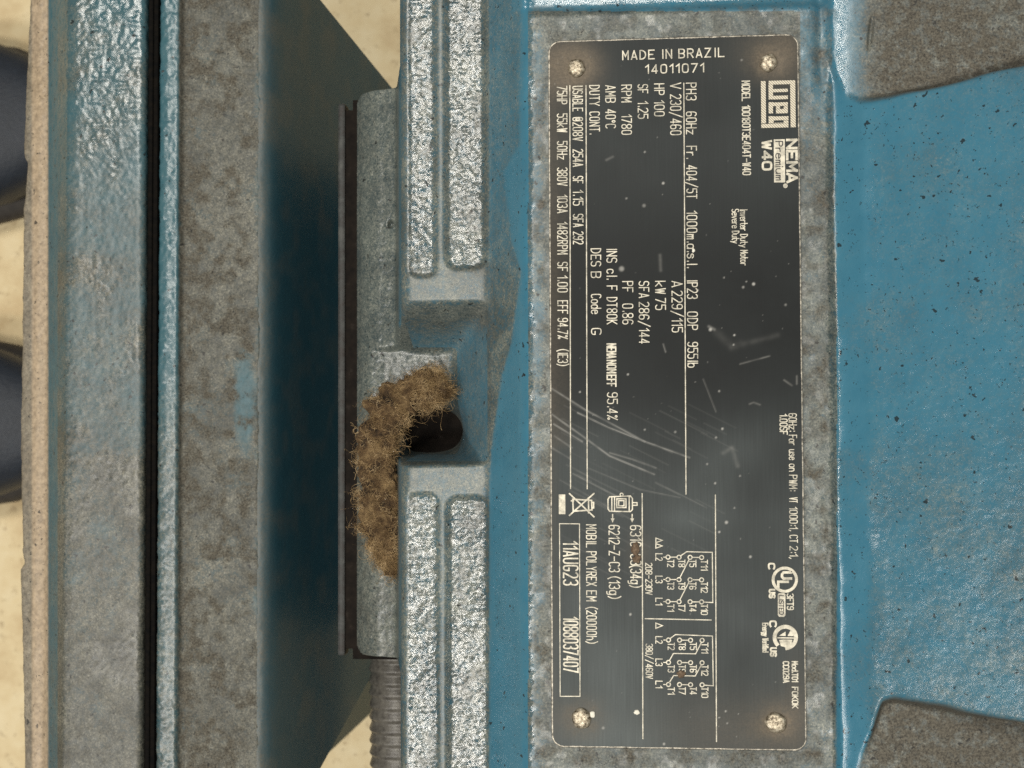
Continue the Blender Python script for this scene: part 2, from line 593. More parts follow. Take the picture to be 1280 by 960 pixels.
# cast-skin relief
peb = fbm(X, Y, 1.2, 1, 3) - 0.5
peb2 = fbm(X, Y, 2.6, 3, 2) - 0.5
streaky = 0.5 * (fbm(X + 0.4 * Y, Y * 1.7, 1.5, 2, 3) - 0.5) + 0.6 * (fbm(X, Y, 1.2, 4, 3) - 0.5) + 0.5 * (fbm(X, Y, 4.2, 0, 2) - 0.5)
in_rec = np.clip(np.maximum(np.maximum(1 - sst(-0.9, 0.2, sd1), 1 - sst(-0.9, 0.2, sd2)), np.maximum(1 - sst(-0.9, 0.2, sd3), 1 - sst(-0.9, 0.2, sd4))), 0, 1)
foot_m = 1 - sst(496, 502, U)
foot_m = np.maximum(foot_m, box(U, V, 440, 560, 405, 480, 10))
shoulder_m = sst(1078, 1100, U)
pad_border = box(U, V, 664, 1044, 8, 1100, 4)
clean_l = box(U, V, 622, 657, -200, 1200, 4)
clean_r = box(U, V, 1048, 1080, 120, 890, 5)
amp = 0.05 + 0.25 * in_rec + 0.24 * foot_m + 0.10 * pad_border
amp = amp * (1 - 0.8 * clean_l) * (1 - 0.8 * clean_r) * (1 - shoulder_m)
Zh += amp * peb * 1.25 + 0.10 * peb2 * (1 - clean_l) * (1 - clean_r)
Zh += shoulder_m * (1 - wl) * (0.15 * streaky + 0.05 * (fbm(X, Y, 6.5, 4, 2) - 0.5)) + shoulder_m * wl * 0.14 * peb
Zh += 0.35 * (fbm(X, Y, 14, 5, 2) - 0.5) * (1 - pad_border)
# bead of paint along the pad edges
edge_r = np.exp(-((U - 1037 - 0.008 * V) / 6) ** 2)
edge_l = np.exp(-((U - 663) / 5) ** 2)
Zh += (edge_r * 0.55 + edge_l * 0.5) * (fbm(X, Y, 1.6, 2, 2) - 0.35)

# the frame hangs clear of the floor either side of the foot
foot_top, foot_bot = PY(112, -44, 470), PY(821, -44, 470)
body_x = PX(500.0, RIM - 3)
# rounded inner corners where foot meets frame
fil = 1.6
r_in = np.where((X > body_x - 4), 1.2 * np.exp(-np.maximum(0, body_x - X) / 1.4), 0)
in_foot = (Y < foot_top + r_in) & (Y > foot_bot - r_in)
fx = PX(442, -48)
cr = 3.0
q1 = np.maximum(fx + cr - X, 0)
q2 = np.maximum(np.maximum(Y - (foot_top - cr), (foot_bot + cr) - Y), 0)
corner = np.hypot(q1, q2) > cr
out = ((X < body_x - 0.2) & (~in_foot)) | (X < fx) | ((X < body_x - 2) & corner & ((q1 > 0) & (q2 > 0)))
depth_wall = np.where(X < body_x + 0.5, -57.0, -40.0)
Zw = Zh.copy()
Zw[out] = -56.5
# outer skirts of the sheet
Zw[0, :] = np.minimum(Zw[0, :], -58)
Zw[-1, :] = np.minimum(Zw[-1, :], -58)
Zw[:, -1] = -58

# dust, grime and rust, where the photograph shows them lying, with some shade painted in
n1 = fbm(X, Y, 9, 0, 3)
n2 = fbm(X, Y, 3.2, 2, 3)
dust = np.full(X.shape, 0.42)
dust = np.maximum(dust, 0.98 * foot_m)
dust = np.maximum(dust, box(U, V, 500, 556, -300, 1400, 3) * 0.76)
dust = np.maximum(dust, box(U, V, 553, 613, -300, 1400, 3) * 0.78)
edge_c = np.interp(V, [-200, 180, 215, 300, 340, 430, 470, 560, 620, 1200], [655, 650, 630, 640, 652, 640, 628, 615, 613, 612])
mid_l = sst(606, 612, U) * (1 - sst(edge_c - 3, edge_c + 5, U))
dust = np.maximum(dust, mid_l * np.interp(V, [0, 250, 380, 560, 700], [0.52, 0.5, 0.75, 0.8, 0.3]))
dust = dust * (1 - (0.93 - 0.4 * sst(0.45, 0.8, n1)) * sst(edge_c - 3, edge_c + 5, U) * (1 - sst(658, 666, U)))
dust = np.where((U > 660) & (U < 1046), 0.62 + 0.3 * (n2 - 0.3) + 0.28 * sst(672, 690, U), dust)
dust = np.where((U > 1000) & (U < 1048), np.interp(V, [0, 120, 200, 700, 960], [0.45, 0.6, 0.9, 0.95, 0.8]) * (0.75 + 0.5 * n2), dust)
dust = np.where((V < 14) & (U > 640), np.minimum(dust, 0.2 + 0.25 * n1), dust)
str_l = np.interp(V, [100, 300, 430, 600, 900], [1042, 1044, 1053, 1051, 1046])
cl = sst(str_l - 4, str_l + 4, U) * (1 - sst(1078, 1094, U)) * (1 - wl)
sh = 0.25 + 0.4 * (n1 - 0.4) + 0.14 * sst(500, 640, V) + 0.10 * sst(1240, 1290, U)
sh = np.clip(sh, 0.12, 0.72)
dust = np.where(U > 1046, sh, dust)
dust = dust * (1 - cl) + (0.04 + 0.3 * sst(0.45, 0.8, n1)) * cl
dust = np.where(U > 1040, dust * (1 - wl) + wl * (0.85 * sst(1045, 1115, U) + 0.25), dust)
wall_p = inside & (X > body_x) & (dep > 0.05) & (dep < 0.97)
dust = np.where(wall_p, 0.52 + 0.35 * (n1 - 0.4) + 0.3 * sst(430, 390, V), dust)
rust_shade = np.zeros(X.shape)
rust_shade += 0.75 * blob(U, V, 594, 338, 22, 6) + 0.6 * blob(U, V, 535, 344, 20, 5)
rust_shade += 0.5 * blob(U, V, 602, 402, 14, 22)
rust_shade += 0.6 * blob(U, V, 676, 262, 9, 14)
rust_shade += 1.5 * wl * sst(1050, 1120, U) * (0.35 + n1)
rust_shade += 0.5 * wl * blob(U, V, 1265, 925, 60, 40) * 2 + 0.5 * blob(U, V, 1250, 78, 90, 22)  # lower right corner also painted dark for the shoulder's shade
rust_shade += 0.55 * box(U, V, 665, 1030, 936, 955, 6) * n2 * 1.6
rust_shade += 0.4 * box(U, V, 670, 692, 560, 960, 5) * n2 * 1.6 + 0.55 * pad_border * sst(0.4, 0.65, fbm(X, Y, 3.0, 4, 3))
rust_shade += 0.75 * box(U, V, 1003, 1036, 60, 960, 5) * sst(0.42, 0.75, fbm(X, Y, 5.5, 1, 3))
rust_shade += 0.35 * box(U, V, 440, 500, 600, 830, 10) + 0.25 * foot_m * n1
rust_shade += 0.45 * in_rec * sst(0.55, 0.8, fbm(X, Y, 4.5, 5, 3))
crease = np.exp(-np.minimum(np.abs(Y - yt_mm[None, :] - 0.6), np.abs(Y - yb_mm[None, :] + 0.6)) / 1.6) * sst(1070, 1100, U) * wl
rust_shade = np.clip(rust_shade + 1.0 * hole * inside + 0.7 * crease + 0.5 * wl * sst(1060, 1090, U) * sst(820, 900, V), 0, 1.5)  # pocket hole painted dark to deepen its shade

verts = np.stack([X, Y, Zw], -1).reshape(-1, 3)
outq = out[:-1, :-1] & out[:-1, 1:] & out[1:, 1:] & out[1:, :-1]
matte = wl * sst(1050, 1075, U) * 0.8 + 0.5 * mid_l + 0.5 * wall_p + 0.15 * shoulder_m * (1 - wl) + 0.2 * foot_m + 0.6 * box(U, V, 496, 616, -300, 1400, 3) * (1 - in_rec) * (1 - foot_m) + 0.35 * cl
# the plate's surround is dull with dust except along its rubbed edges
matte = matte + 0.85 * pad_border * (1 - 0.8 * np.clip(edge_r + edge_l, 0, 1))
matte = np.clip(matte - 0.5 * sst(0.6, 0.75, fbm(X, Y, 2.2, 5, 2)) * pad_border, 0, 1)
matte = matte - 0.03 * in_rec * (1 - foot_m)
A = {'dust': np.clip(dust, 0, 1), 'rust_shade': rust_shade, 'matte': matte}
ccx = 0.5 * (gx[:-1] + gx[1:])
ccy = 0.5 * (gy[:-1] + gy[1:])
is_foot = np.repeat((ccx < PX(497.5, -42))[None, :], ny - 1, 0)
is_sh = np.repeat((ccx > PX(1064, 0))[None, :], ny - 1, 0)
for nm, sel in (('foot', is_foot), ('frame', ~is_foot & ~is_sh), ('shoulder', is_sh)):
    f = grid_faces(ny, nx, sel & ~outq)
    v_, f_, a_ = compact(verts, f, A)
    mesh_obj(nm, v_, f_, M_CAST, motor, True, a_)

# ------------------------------------------------------------------ nameplate
PW, PH, PT = 62.58 / 2, 89.0, 0.0       # half width, half height, top plane at z = 0
RC = 2.9
plate_step = 0.24
nr = int(2 * PH / plate_step)
ncx = int(2 * PW / plate_step)
ys = np.linspace(-PH, PH, nr)
over = np.clip(np.abs(ys) - (PH - RC), 0, RC)
hw = PW - RC + np.sqrt(np.maximum(RC ** 2 - over ** 2, 0))
tt = np.linspace(-1, 1, ncx)
GX = hw[:, None] * tt[None, :]
GY = np.repeat(ys[:, None], ncx, 1)
GZ = 0.05 * (fbm(GX, GY, 30, 0, 2) - 0.5)
pu, pv = to_px(GX, GY, GZ * 0)
RIV = [(720.4, 84.6, 10.2), (960.8, 78.0, 10.0), (726.7, 898.5, 11.2), (970.0, 903.8, 11.6)]
for (a, b, r) in RIV:
    cx, cy = P(a, b, 0)
    d = np.hypot(GX - cx, GY - cy)
    GZ = GZ - 0.22 * np.exp(-(d / 3.2) ** 2)


def seg_dist(u, v, pts):
    d = np.full(u.shape, 1e9)
    for (ax, ay), (bx, by) in zip(pts[:-1], pts[1:]):
        L = (bx - ax) ** 2 + (by - ay) ** 2 + 1e-9
        s = np.clip(((u - ax) * (bx - ax) + (v - ay) * (by - ay)) / L, 0, 1)
        d = np.minimum(d, np.hypot(u - ax - s * (bx - ax), v - ay - s * (by - ay)))
    return d


scr = np.zeros(GX.shape)
wn = fbm(GX, GY, 2.2, 3, 3)
SCR = [([(690, 486), (733, 513), (765, 530), (806, 552), (862, 572)], 0.9, 0.34),
       ([(722, 516), (760, 534), (806, 552)], 0.8, 0.42), ([(690, 518), (728, 545), (762, 570), (818, 593)], 0.9, 0.4),
       ([(692, 530), (728, 552)], 0.8, 0.4), ([(762, 566), (790, 574), (820, 585)], 0.9, 0.22),
       ([(693, 545), (715, 560)], 0.9, 0.28), ([(690, 560), (712, 573)], 0.9, 0.2), ([(716, 592), (770, 620)], 0.8, 0.26),
       ([(735, 585), (800, 612), (850, 622)], 0.8, 0.14), ([(700, 600), (790, 650)], 0.8, 0.14),
       ([(879, 474), (895, 515)], 0.8, 0.16), ([(925, 455), (962, 445)], 0.9, 0.24), ([(825, 319), (826, 338)], 1.9, 0.16),
       ([(896, 415), (914, 433), (926, 430)], 5.0, 0.04), ([(914, 434), (945, 426), (972, 419)], 3.4, 0.05), ([(886, 408), (893, 412)], 1.6, 0.3),
       ([(937, 505), (942, 503), (950, 506)], 1.0, 0.2), ([(904, 566), (915, 560), (922, 582)], 2.6, 0.14),
       ([(980, 475), (990, 482)], 1.0, 0.2), ([(785, 815), (802, 842)], 0.9, -0.5), ([(829, 430), (832, 440)], 0.8, 0.3),
       ([(758, 200), (766, 196)], 1.5, 0.16), ([(996, 470), (996, 480)], 1.0, 0.3)]
for pts, w_, s_ in SCR:
    scr = scr + s_ * np.exp(-(seg_dist(pu, pv, pts) / w_) ** 2) * np.clip(0.2 + 1.5 * wn, 0, 1.2)
for i in range(46):                         # fine brushing left by wiping
    a, b = RNG.uniform(695, 880), RNG.uniform(500, 700)
    L = RNG.uniform(15, 70)
    scr += RNG.uniform(0.03, 0.10) * np.exp(-(seg_dist(pu, pv, [(a, b), (a + L, b + L * 0.5)]) / 0.7) ** 2)
SP = [(806, 190, 1.2, .7), (829, 229, 1.6, .9), (777, 336, 3.2, .55), (942, 355, 1.9, .9), (929, 359, 1.6, .5), (783, 248, 1.4, .4), (805, 257, 2.2, .35),
      (725, 490, 1.2, .7), (785, 468, 1.3, .8), (806, 537, 1.2, .6), (844, 540, 1.4, .5), (903, 536, 1.5, .8), (895, 547, 1.3, .6), (899, 489, 1.4, .5),
      (908, 653, 2.0, .8), (899, 665, 1.4, .9), (918, 635, 1.2, .5), (938, 696, 1.6, .8), (888, 412, 2.0, .8), (918, 419, 1.3, .9), (917, 431, 1.2, .6),
      (788, 768, 1.5, .9), (907, 889, 1.2, .8), (899, 897, 1.0, .7), (909, 904, 1.0, .6), (894, 604, 1.3, .8), (754, 910, 1.8, .5), (830, 930, 1.5, .8),
      (927, 75, 1.4, .4), (905, 347, 1.0, .5), (872, 363, 1.3, .6), (933, 352, 1.1, .5), (982, 381, 1.6, .35), (925, 595, 1.2, .5), (884, 580, 1.3, .5)]
for i in range(110):
    SP.append((RNG.uniform(692, 1000), RNG.uniform(55, 930), RNG.uniform(0.4, 0.9), RNG.uniform(0.08, 0.4)))
for a, b, r, s_ in SP:
    m = (np.abs(pu - a) < 4 * r) & (np.abs(pv - b) < 4 * r)
    scr[m] += s_ * np.exp(-((((pu[m] - a) / r) ** 2 + ((pv[m] - b) / r) ** 2)) ** 2)
cln = fbm(GX, GY, 16, 2, 3)
hz = 0.02 + 0.23 * sst(450, 680, pv) + 0.075 * (1 - sst(180, 330, pv))  # lamp reflection painted in, paler towards the plate's lower end
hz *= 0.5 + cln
dark = blob(pu, pv, 830, 380, 190, 75) + 0.8 * blob(pu, pv, 930, 395, 90, 60)  # photographer's dark reflection painted across the middle
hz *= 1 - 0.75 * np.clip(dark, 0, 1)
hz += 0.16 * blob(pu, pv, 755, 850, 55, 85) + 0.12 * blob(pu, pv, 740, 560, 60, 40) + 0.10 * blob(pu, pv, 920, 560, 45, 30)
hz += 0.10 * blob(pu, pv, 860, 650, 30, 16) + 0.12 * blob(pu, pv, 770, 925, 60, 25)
grime = np.zeros(GX.shape)
for (a, b, r) in RIV:
    grime += 0.85 * blob(pu, pv, a, b, r * 2.1, r * 1.9) * (0.4 + 1.2 * fbm(GX, GY, 2.5, 4, 3))
grime += 0.75 * blob(pu, pv, 712, 82, 40, 34, 1.5) + 0.35 * blob(pu, pv, 960, 62, 40, 30) + 0.4 * blob(pu, pv, 985, 66, 22, 40)
grime += 0.28 * blob(pu, pv, 930, 915, 110, 45) + 0.22 * sst(935, 860, pv) * 0 + 0.25 * blob(pu, pv, 995, 880, 16, 70)
grime += 0.18 * box(pu, pv, 686, 712, 100, 560, 6) + 0.25 * blob(pu, pv, 800, 690, 16, 22)
grime += 0.16 * (1 - sst(686, 705, pu)) * 1.0
grime = np.clip(grime, 0, 1)
plate_e = empty('nameplate', (0, 0, 0))
attach(plate_e, motor)
tag(plate_e, 'black anodised rating plate with engraved pale lettering')
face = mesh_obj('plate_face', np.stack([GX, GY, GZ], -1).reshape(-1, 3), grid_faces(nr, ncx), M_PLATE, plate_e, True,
                {'scratch': np.clip(scr, 0, 0.85), 'haze_sheen': np.clip(hz, 0, 1), 'grime': grime})
# worn bright rim and sides
loop = []
for cx, cy, a0 in ((PW - RC, PH - RC, 0), (-PW + RC, PH - RC, 90), (-PW + RC, -PH + RC, 180), (PW - RC, -PH + RC, 270)):
    for i in range(13):
        a = math.radians(a0 + i * 7.5)
        loop.append((cx + RC * math.cos(a), cy + RC * math.sin(a), math.cos(a), math.sin(a)))
# long sides get extra points so the rim can wander a little
ring = []
for (a, b) in zip(loop, loop[1:] + loop[:1]):
    n = max(1, int(math.hypot(a[0] - b[0], a[1] - b[1]) / 2.0))
    for i in range(n):
        s_ = i / n
        ring.append([a[j] * (1 - s_) + b[j] * s_ for j in range(4)])
n = len(ring)
ev = []
for j, (off, z) in enumerate(((-0.16, 0.035), (0.06, 0.02), (0.22, -0.14), (0.22, -1.3))):
    for p in ring:
        w_ = random.uniform(-0.05, 0.05) if j in (0,) else random.uniform(-0.02, 0.02)
        ev.append((p[0] + p[2] * (off + w_), p[1] + p[3] * (off + w_), z))
ef = [(j * n + i, (j + 1) * n + i, (j + 1) * n + (i + 1) % n, j * n + (i + 1) % n) for j in range(3) for i in range(n)]
mesh_obj('plate_rim', ev, ef, M_EDGE, plate_e)
# rivets
for (a, b, r) in RIV:
    cx, cy = P(a, b, 0.5)
    R = r * 0.225
    bm = bmesh.new()
    prof_r = [(0.0, 1.0), (0.4, 0.99), (0.66, 0.93), (0.84, 0.76), (0.96, 0.4), (1.0, -0.1), (1.0, -0.5)]
    rows = []
    hh = 0.9
    for (pr, pz) in prof_r[1:]:
        row = []
        for i in range(28):
            an = i / 28 * 2 * math.pi
            jx = 1 + 0.05 * math.sin(2 * an + a) + 0.03 * math.sin(5 * an + b) + random.uniform(-0.02, 0.02)
            row.append(bm.verts.new((cx + R * pr * jx * math.cos(an), cy + R * pr * jx * math.sin(an), hh * pz * (1 + random.uniform(-0.12, 0.12)))))
        rows.append(row)
    topv = bm.verts.new((cx + 0.1, cy, hh * 0.98))
    for i in range(28):
        bm.faces.new((topv, rows[0][i], rows[0][(i + 1) % 28]))
        for q in range(len(rows) - 1):
            bm.faces.new((rows[q][i], rows[q + 1][i], rows[q + 1][(i + 1) % 28], rows[q][(i + 1) % 28]))
    bm_obj('rivet', bm, M_RIVET, plate_e, True)

# ------------------------------------------------------------------ single-stroke lettering
GL = {
    'A': '00 28|28 40|12 32', 'B': '00 08|~08 38 47 45 34 04|~04 34 43 41 30 00', 'C': '~47 38 18 07 01 10 30 41', 'D': '00 08|~08 28 46 42 20 00',
    'E': '48 08 00 40|04 34', 'F': '48 08 00|04 34', 'G': '~47 38 18 07 01 10 30 41 43|43 23', 'H': '00 08|40 48|04 44', 'I': '10 18',
    'J': '~48 41 30 10 01', 'K': '00 08|48 03|14 40', 'L': '08 00 40', 'M': '00 08|08 23 48|48 40', 'N': '00 08|08 40|40 48', 'O': '~20 10 01 07 18 38 47 41 30 20',
    'P': '00 08|~08 38 47 45 34 04', 'R': '00 08|~08 38 47 45 34 04|24 40', 'S': '~47 38 18 07 05 14 34 43 41 30 10 01', 'T': '08 48|28 20',
    'U': '~08 01 10 30 41 48', 'V': '08 20|20 48', 'W': '08 10|10 27|27 30|30 48', 'X': '00 48|08 40', 'Y': '08 24 48|24 20', 'Z': '08 48 00 40',
    '0': '~20 10 01 07 18 38 47 41 30 20', '1': '06 28 20', '2': '~07 18 38 47 45 34 00|00 40', '3': '~07 18 38 47 45 34 24|~24 34 43 41 30 10 01',
    '4': '30 38|38 02|02 42', '5': '48 08 05|~05 35 44 41 30 10 01', '6': '~47 38 18 06 02|~24 14 03 01 10 30 41 43 34 24', '7': '08 48 10',
    '8': '~24 05 07 18 38 47 45 24|~24 03 01 10 30 41 43 24', '9': '~01 10 30 42 46|~24 14 05 07 18 38 47 45 34 24',
    '.': '10 11', ',': '11 0a', ':': '11 12|15 16', '/': '0a 59', '-': '04 44', '(': '~29 06 02 2a', ')': '~09 26 22 0a', '%': '00 48|~18 07 16 27 18|~32 21 30 41 32',
    '@': '~20 10 01 07 18 38 47 41 30 20|~33 22 13 15 26 35 33', '^': '~18 07 06 15 26 27 18',
    'a': '~44 35 15 04 01 10 30 42|45 40', 'b': '08 00|~03 15 35 44 41 30 10 02', 'c': '~44 35 15 04 01 10 30 41', 'd': '48 40|~43 35 15 04 01 10 30 42',
    'e': '03 43|~43 44 35 15 04 01 10 30 41', 'f': '~48 27 20|05 45', 'g': '~43 35 15 04 01 10 30 42|~45 4a 3b 1b', 'h': '08 00|~03 15 35 43 40', 'i': '00 05|07 08',
    'k': '08 00|45 02|13 40', 'l': '18 10', 'm': '00 05|~03 15 25 23 20|~23 35 45 43 40', 'n': '00 05|~03 15 35 43 40', 'o': '~25 15 04 01 10 30 41 44 35 25',
    'r': '00 05|~03 15 35', 's': '~44 35 15 04 13 33 42 41 30 10 01', 't': '~18 11 20 30|05 35', 'u': '~05 01 10 30 42|45 40', 'v': '05 20 45', 'w': '05 10 24 30 45',
    'y': '05 20|45 1b', 'z': '05 45 00 40', '^D': '00 28 40 00',
}
DIG = {'a': -1, 'b': -2}


def glyph(ch):
    out_ = []
    for s_ in GL[ch].split('|'):
        sm_ = s_.startswith('~')
        pts = [(float(q[0]), float(DIG.get(q[1], q[1]))) for q in s_.lstrip('~').split()]
        if sm_:
            closed = pts[0] == pts[-1]
            for _ in range(2):
                n_ = []
                if not closed:
                    n_.append(pts[0])
                for a, b in zip(pts[:-1], pts[1:]):
                    n_.append((0.75 * a[0] + 0.25 * b[0], 0.75 * a[1] + 0.25 * b[1]))
                    n_.append((0.25 * a[0] + 0.75 * b[0], 0.25 * a[1] + 0.75 * b[1]))
                if not closed:
                    n_.append(pts[-1])
                else:
                    n_.append(n_[0])
                pts = n_
        out_.append(pts)
    return out_


class Ink:
    """flat ribbons lying on the plate; each stroke a hair above the one before it so that crossings never share a plane"""

    def __init__(self, z=0.055):
        self.v, self.f, self.z, self.k = [], [], z, 0

    def nz(self):
        self.k += 1
        return self.z + 0.0012 * (self.k % 9)

    def stroke(self, pts, w):
        pts = [np.array(p, float) for p in pts]
        q = [pts[0]]
        for p in pts[1:]:
            if np.hypot(*(p - q[-1])) > 1e-4:
                q.append(p)
        pts = q
        if len(pts) < 2:
            return
        closed = len(pts) > 3 and np.hypot(*(pts[0] - pts[-1])) < 1e-3
        z = self.nz()
        d = [(b - a) / np.hypot(*(b - a)) for a, b in zip(pts[:-1], pts[1:])]
        if not closed:
            pts[0] = pts[0] - d[0] * w * 0.4
            pts[-1] = pts[-1] + d[-1] * w * 0.4
        L, Rr = [], []
        for i, p in enumerate(pts):
            if closed and i in (0, len(pts) - 1):
                a, b = d[-1], d[0]
            else:
                a = d[max(i - 1, 0)]
                b = d[min(i, len(d) - 1)]
            m = a + b
            ln = np.hypot(*m)
            m = m / ln if ln > 1e-6 else a
            nrm = np.array([-m[1], m[0]])
            c = max(0.45, np.dot(m, b))
            L.append(p + nrm * w / 2 / c)
            Rr.append(p - nrm * w / 2 / c)
        s_ = len(self.v)
        for a, b in zip(L, Rr):
            self.v.append((a[0], a[1], z))
            self.v.append((b[0], b[1], z))
        for i in range(len(pts) - 1):
            self.f.append((s_ + 2 * i, s_ + 2 * i + 1, s_ + 2 * i + 3, s_ + 2 * i + 2))

    def poly(self, pts):
        z = self.nz()
        s_ = len(self.v)
        self.v += [(p[0], p[1], z) for p in pts]
        self.f.append(tuple(range(s_, s_ + len(pts))))

    def rect(self, xa, ya, xb, yb):
        self.poly([(xa, ya), (xb, ya), (xb, yb), (xa, yb)])

    def done(self, name, mat=None, parent=None):
        o = mesh_obj(name, self.v, self.f, mat or M_ETCH, parent or plate_e)
        me = o.data
        return o


def mm(px, py):
    return np.array(P(px, py, 0.05))


def place_text(ink, txt, o, ex, ey, length, height, w, gap=2.0):
    """o origin, ex reading direction, ey up direction (unit mm vectors)"""
    adv, tot = [], 0.0
    for ch in txt:
        if ch == ' ':
            adv.append((None, tot, 0))
            tot += 3.0
            continue
        gls = glyph(ch)
        wd = max(p[0] for g_ in gls for p in g_)
        adv.append((gls, tot, wd))
        tot += wd + gap
    tot -= gap
    sx = length / max(tot, 1e-3)
    sy = height / 8.0
    for gls, at, wd in adv:
        if gls is None:
            continue
        for g_ in gls:
            ink.stroke([o + ex * ((at + p[0]) * sx) + ey * (p[1] * sy) for p in g_], w)


def line_of(name, words, xb, xt, w=0.25, drift=0.0, mat=None, z=0.055, gap=2.0, parent=None):
    """words: (text, y start, y end); lettering reads down the picture, its top to the right.
    xb, xt: pixel columns of baseline and cap line where y = 100; drift px per px of y"""
    ink = Ink(z)
    for txt, ya, yb in words:
        sa = drift * (ya - 100)
        sb = drift * (yb - 100)
        o = mm(xb + sa, ya)
        e = mm(xb + sb, yb) - o
        ln = np.hypot(*e)
        ex = e / ln
        ey = np.array([-ex[1], ex[0]])
        if ey[0] < 0:
            ey = -ey
        h = np.hypot(*(mm(xt + sa, ya) - o))
        place_text(ink, txt, o, ex, ey, ln, h, w, gap)
    return ink.done(name, mat, parent)


DR = 0.0055
line_of('text_line', [('75HP', 108, 130), ('55kW', 142.5, 165), ('50Hz', 177, 199), ('380V', 210, 232), ('103A', 244, 266), ('1482RPM', 278, 317.5), ('SF', 328, 339),
                      ('1.00', 345, 365), ('EFF', 376, 392), ('94.7%', 398, 423.5), ('(IE3)', 437, 457)], 696.5, 708.5, drift=0.003)
line_of('text_line', [('USABLE', 108, 139), ('@208V', 147, 176), ('254A', 187, 208), ('SF', 220.6, 229), ('1.15', 238, 256.5), ('SFA', 268, 283.5), ('292', 290, 305)], 716, 728, drift=0.004)
line_of('text_line', [('DUTY', 107, 132), ('CONT.', 140, 167.5)], 737, 749, drift=DR)
line_of('text_line', [('AMB', 107, 128), ('40^C', 137, 160)], 757, 769, drift=DR)
line_of('text_line', [('RPM', 106.5, 127.5), ('1780', 143.5, 168)], 777, 789, drift=DR)
line_of('text_line', [('SF', 106, 116.5), ('1.25', 127, 148)], 797.5, 809.5, drift=DR)
line_of('text_line', [('HP', 105, 118.5), ('100', 126, 145)], 818, 830, drift=DR)
line_of('text_line', [('V', 104, 111), ('230/460', 118.5, 168.5)], 838, 851, drift=DR)
line_of('text_line', [('PH3', 104, 125), ('60Hz', 140, 167.5), ('Fr.', 183, 198), ('404/5T', 207, 248), ('1000m.a.s.l.', 264, 334.5), ('IP23', 350, 373), ('ODP', 390, 412), ('955lb', 428, 459)],
        857.7, 870, drift=0.006)
line_of('text_line', [('A', 351.7, 358.5), ('229/115', 364, 415)], 838.5, 851.3, drift=DR)
line_of('text_line', [('kW', 351.7, 367), ('75', 373, 387)], 818.0, 830.3, drift=DR)
line_of('text_line', [('SFA', 352, 372), ('286/144', 378, 429)], 797.5, 809.5, drift=DR)
line_of('text_line', [('PF', 352, 365), ('0.86', 380, 405)], 776.8, 789.5, drift=DR)
line_of('text_line', [('INS', 310.6, 328), ('cl.', 336.7, 349), ('F', 357.5, 362.7), ('DT80K', 372, 405), ('95.4%', 491, 524.6)], 757.7, 770, drift=0.004)
line_of('text_line', [('NEMA', 430, 447.5), ('NOM', 450.6, 466), ('EFF', 469, 483)], 757.5, 768.3, w=0.34, drift=0.004)
line_of('text_line', [('DES', 311, 332.5), ('B', 340, 347), ('Code', 368, 392), ('G', 410.6, 418)], 737.7, 749.6, drift=DR)
line_of('text_line', [('MODEL', 101.5, 126), ('10018OT3E404T-W40', 132, 218.5)], 927.5, 937, w=0.27, drift=0.01, gap=1.6)
line_of('text_line', [('Inverter', 261.7, 288), ('Duty', 293, 309), ('Motor', 313, 331.5)], 923.8, 932.6, w=0.21, drift=0.009, gap=1.6)
line_of('text_line', [('Severe', 261.7, 285), ('Duty', 289, 304)], 913.5, 922, w=0.21, drift=0.009, gap=1.6)
line_of('text_line', [('60Hz:', 517, 539), ('For', 544, 556), ('use', 562, 574.6), ('on', 580, 589), ('PWM:', 594, 613.5), ('VT', 622, 628), ('1000:1,', 634, 663.5), ('CT', 669, 678), ('2:1,', 683, 698)],
        982.5, 992, w=0.21, drift=0.0085, gap=1.7)
line_of('text_line', [('1.00SF', 518, 543)], 971.3, 980.3, w=0.25, drift=0.0085, gap=1.7)
line_of('text_line', [('6316-C3', 657, 706), ('(34g)', 707, 734)], 785, 798, w=0.27, drift=DR)
line_of('text_line', [('6212-Z-C3', 656.7, 714.6), ('(13g)', 721, 748)], 758.2, 771, w=0.27, drift=DR)
line_of('text_line', [('MOBIL', 656, 684), ('POLYREX', 689.6, 732), ('EM', 738.5, 751), ('(20000h)', 759, 804)], 730.8, 742.8, drift=0.004)
line_of('serial_text', [('11AUG23', 677, 731), ('1088037407', 771.5, 840)], 703.3, 721, w=0.38, drift=0.002)
line_of('text_line', [('208-230V', 704, 743)], 804.6, 812.5, w=0.21, drift=0.004, gap=1.6)
line_of('text_line', [('380//460V', 805, 848)], 804.6, 812.8, w=0.21, drift=0.004, gap=1.6)
line_of('certification_text', [('3FT9', 742.5, 762)], 978.8, 986.4, w=0.27, drift=0.008, gap=1.6)
line_of('certification_text', [('Energy', 779, 795), ('Verified', 798, 815)], 947.8, 954.5, w=0.27, drift=0.008, gap=1.4)
line_of('certification_text', [('Mod.TO1', 827, 852), ('F0K0K', 859, 885)], 984.2, 991.2, w=0.27, drift=0.008, gap=1.5)
line_of('certification_text', [('CC029A', 827, 853)], 973.2, 980.2, w=0.27, drift=0.008, gap=1.5)

# upright lettering along the short edge
for txt, a, b, hpx in (('MADE IN BRAZIL', (778.5, 74.6), (905, 70.6), 11.0), ('14011071', (807, 91.8), (879.5, 89.8), 10.6)):
    ink = Ink()
    o = mm(*a)
    e = mm(*b) - o
    ln = np.hypot(*e)
    ex = e / ln
    ey = np.array([-ex[1], ex[0]])
    place_text(ink, txt, o, ex, ey, ln, hpx * 0.2, 0.3, 2.4)
    ink.done('text_line')


def rule(pts, w=0.25, name='rule_line'):
    ink = Ink()
    for p in pts:
        ink.stroke([mm(*q) for q in p], w)
    return ink.done(name)


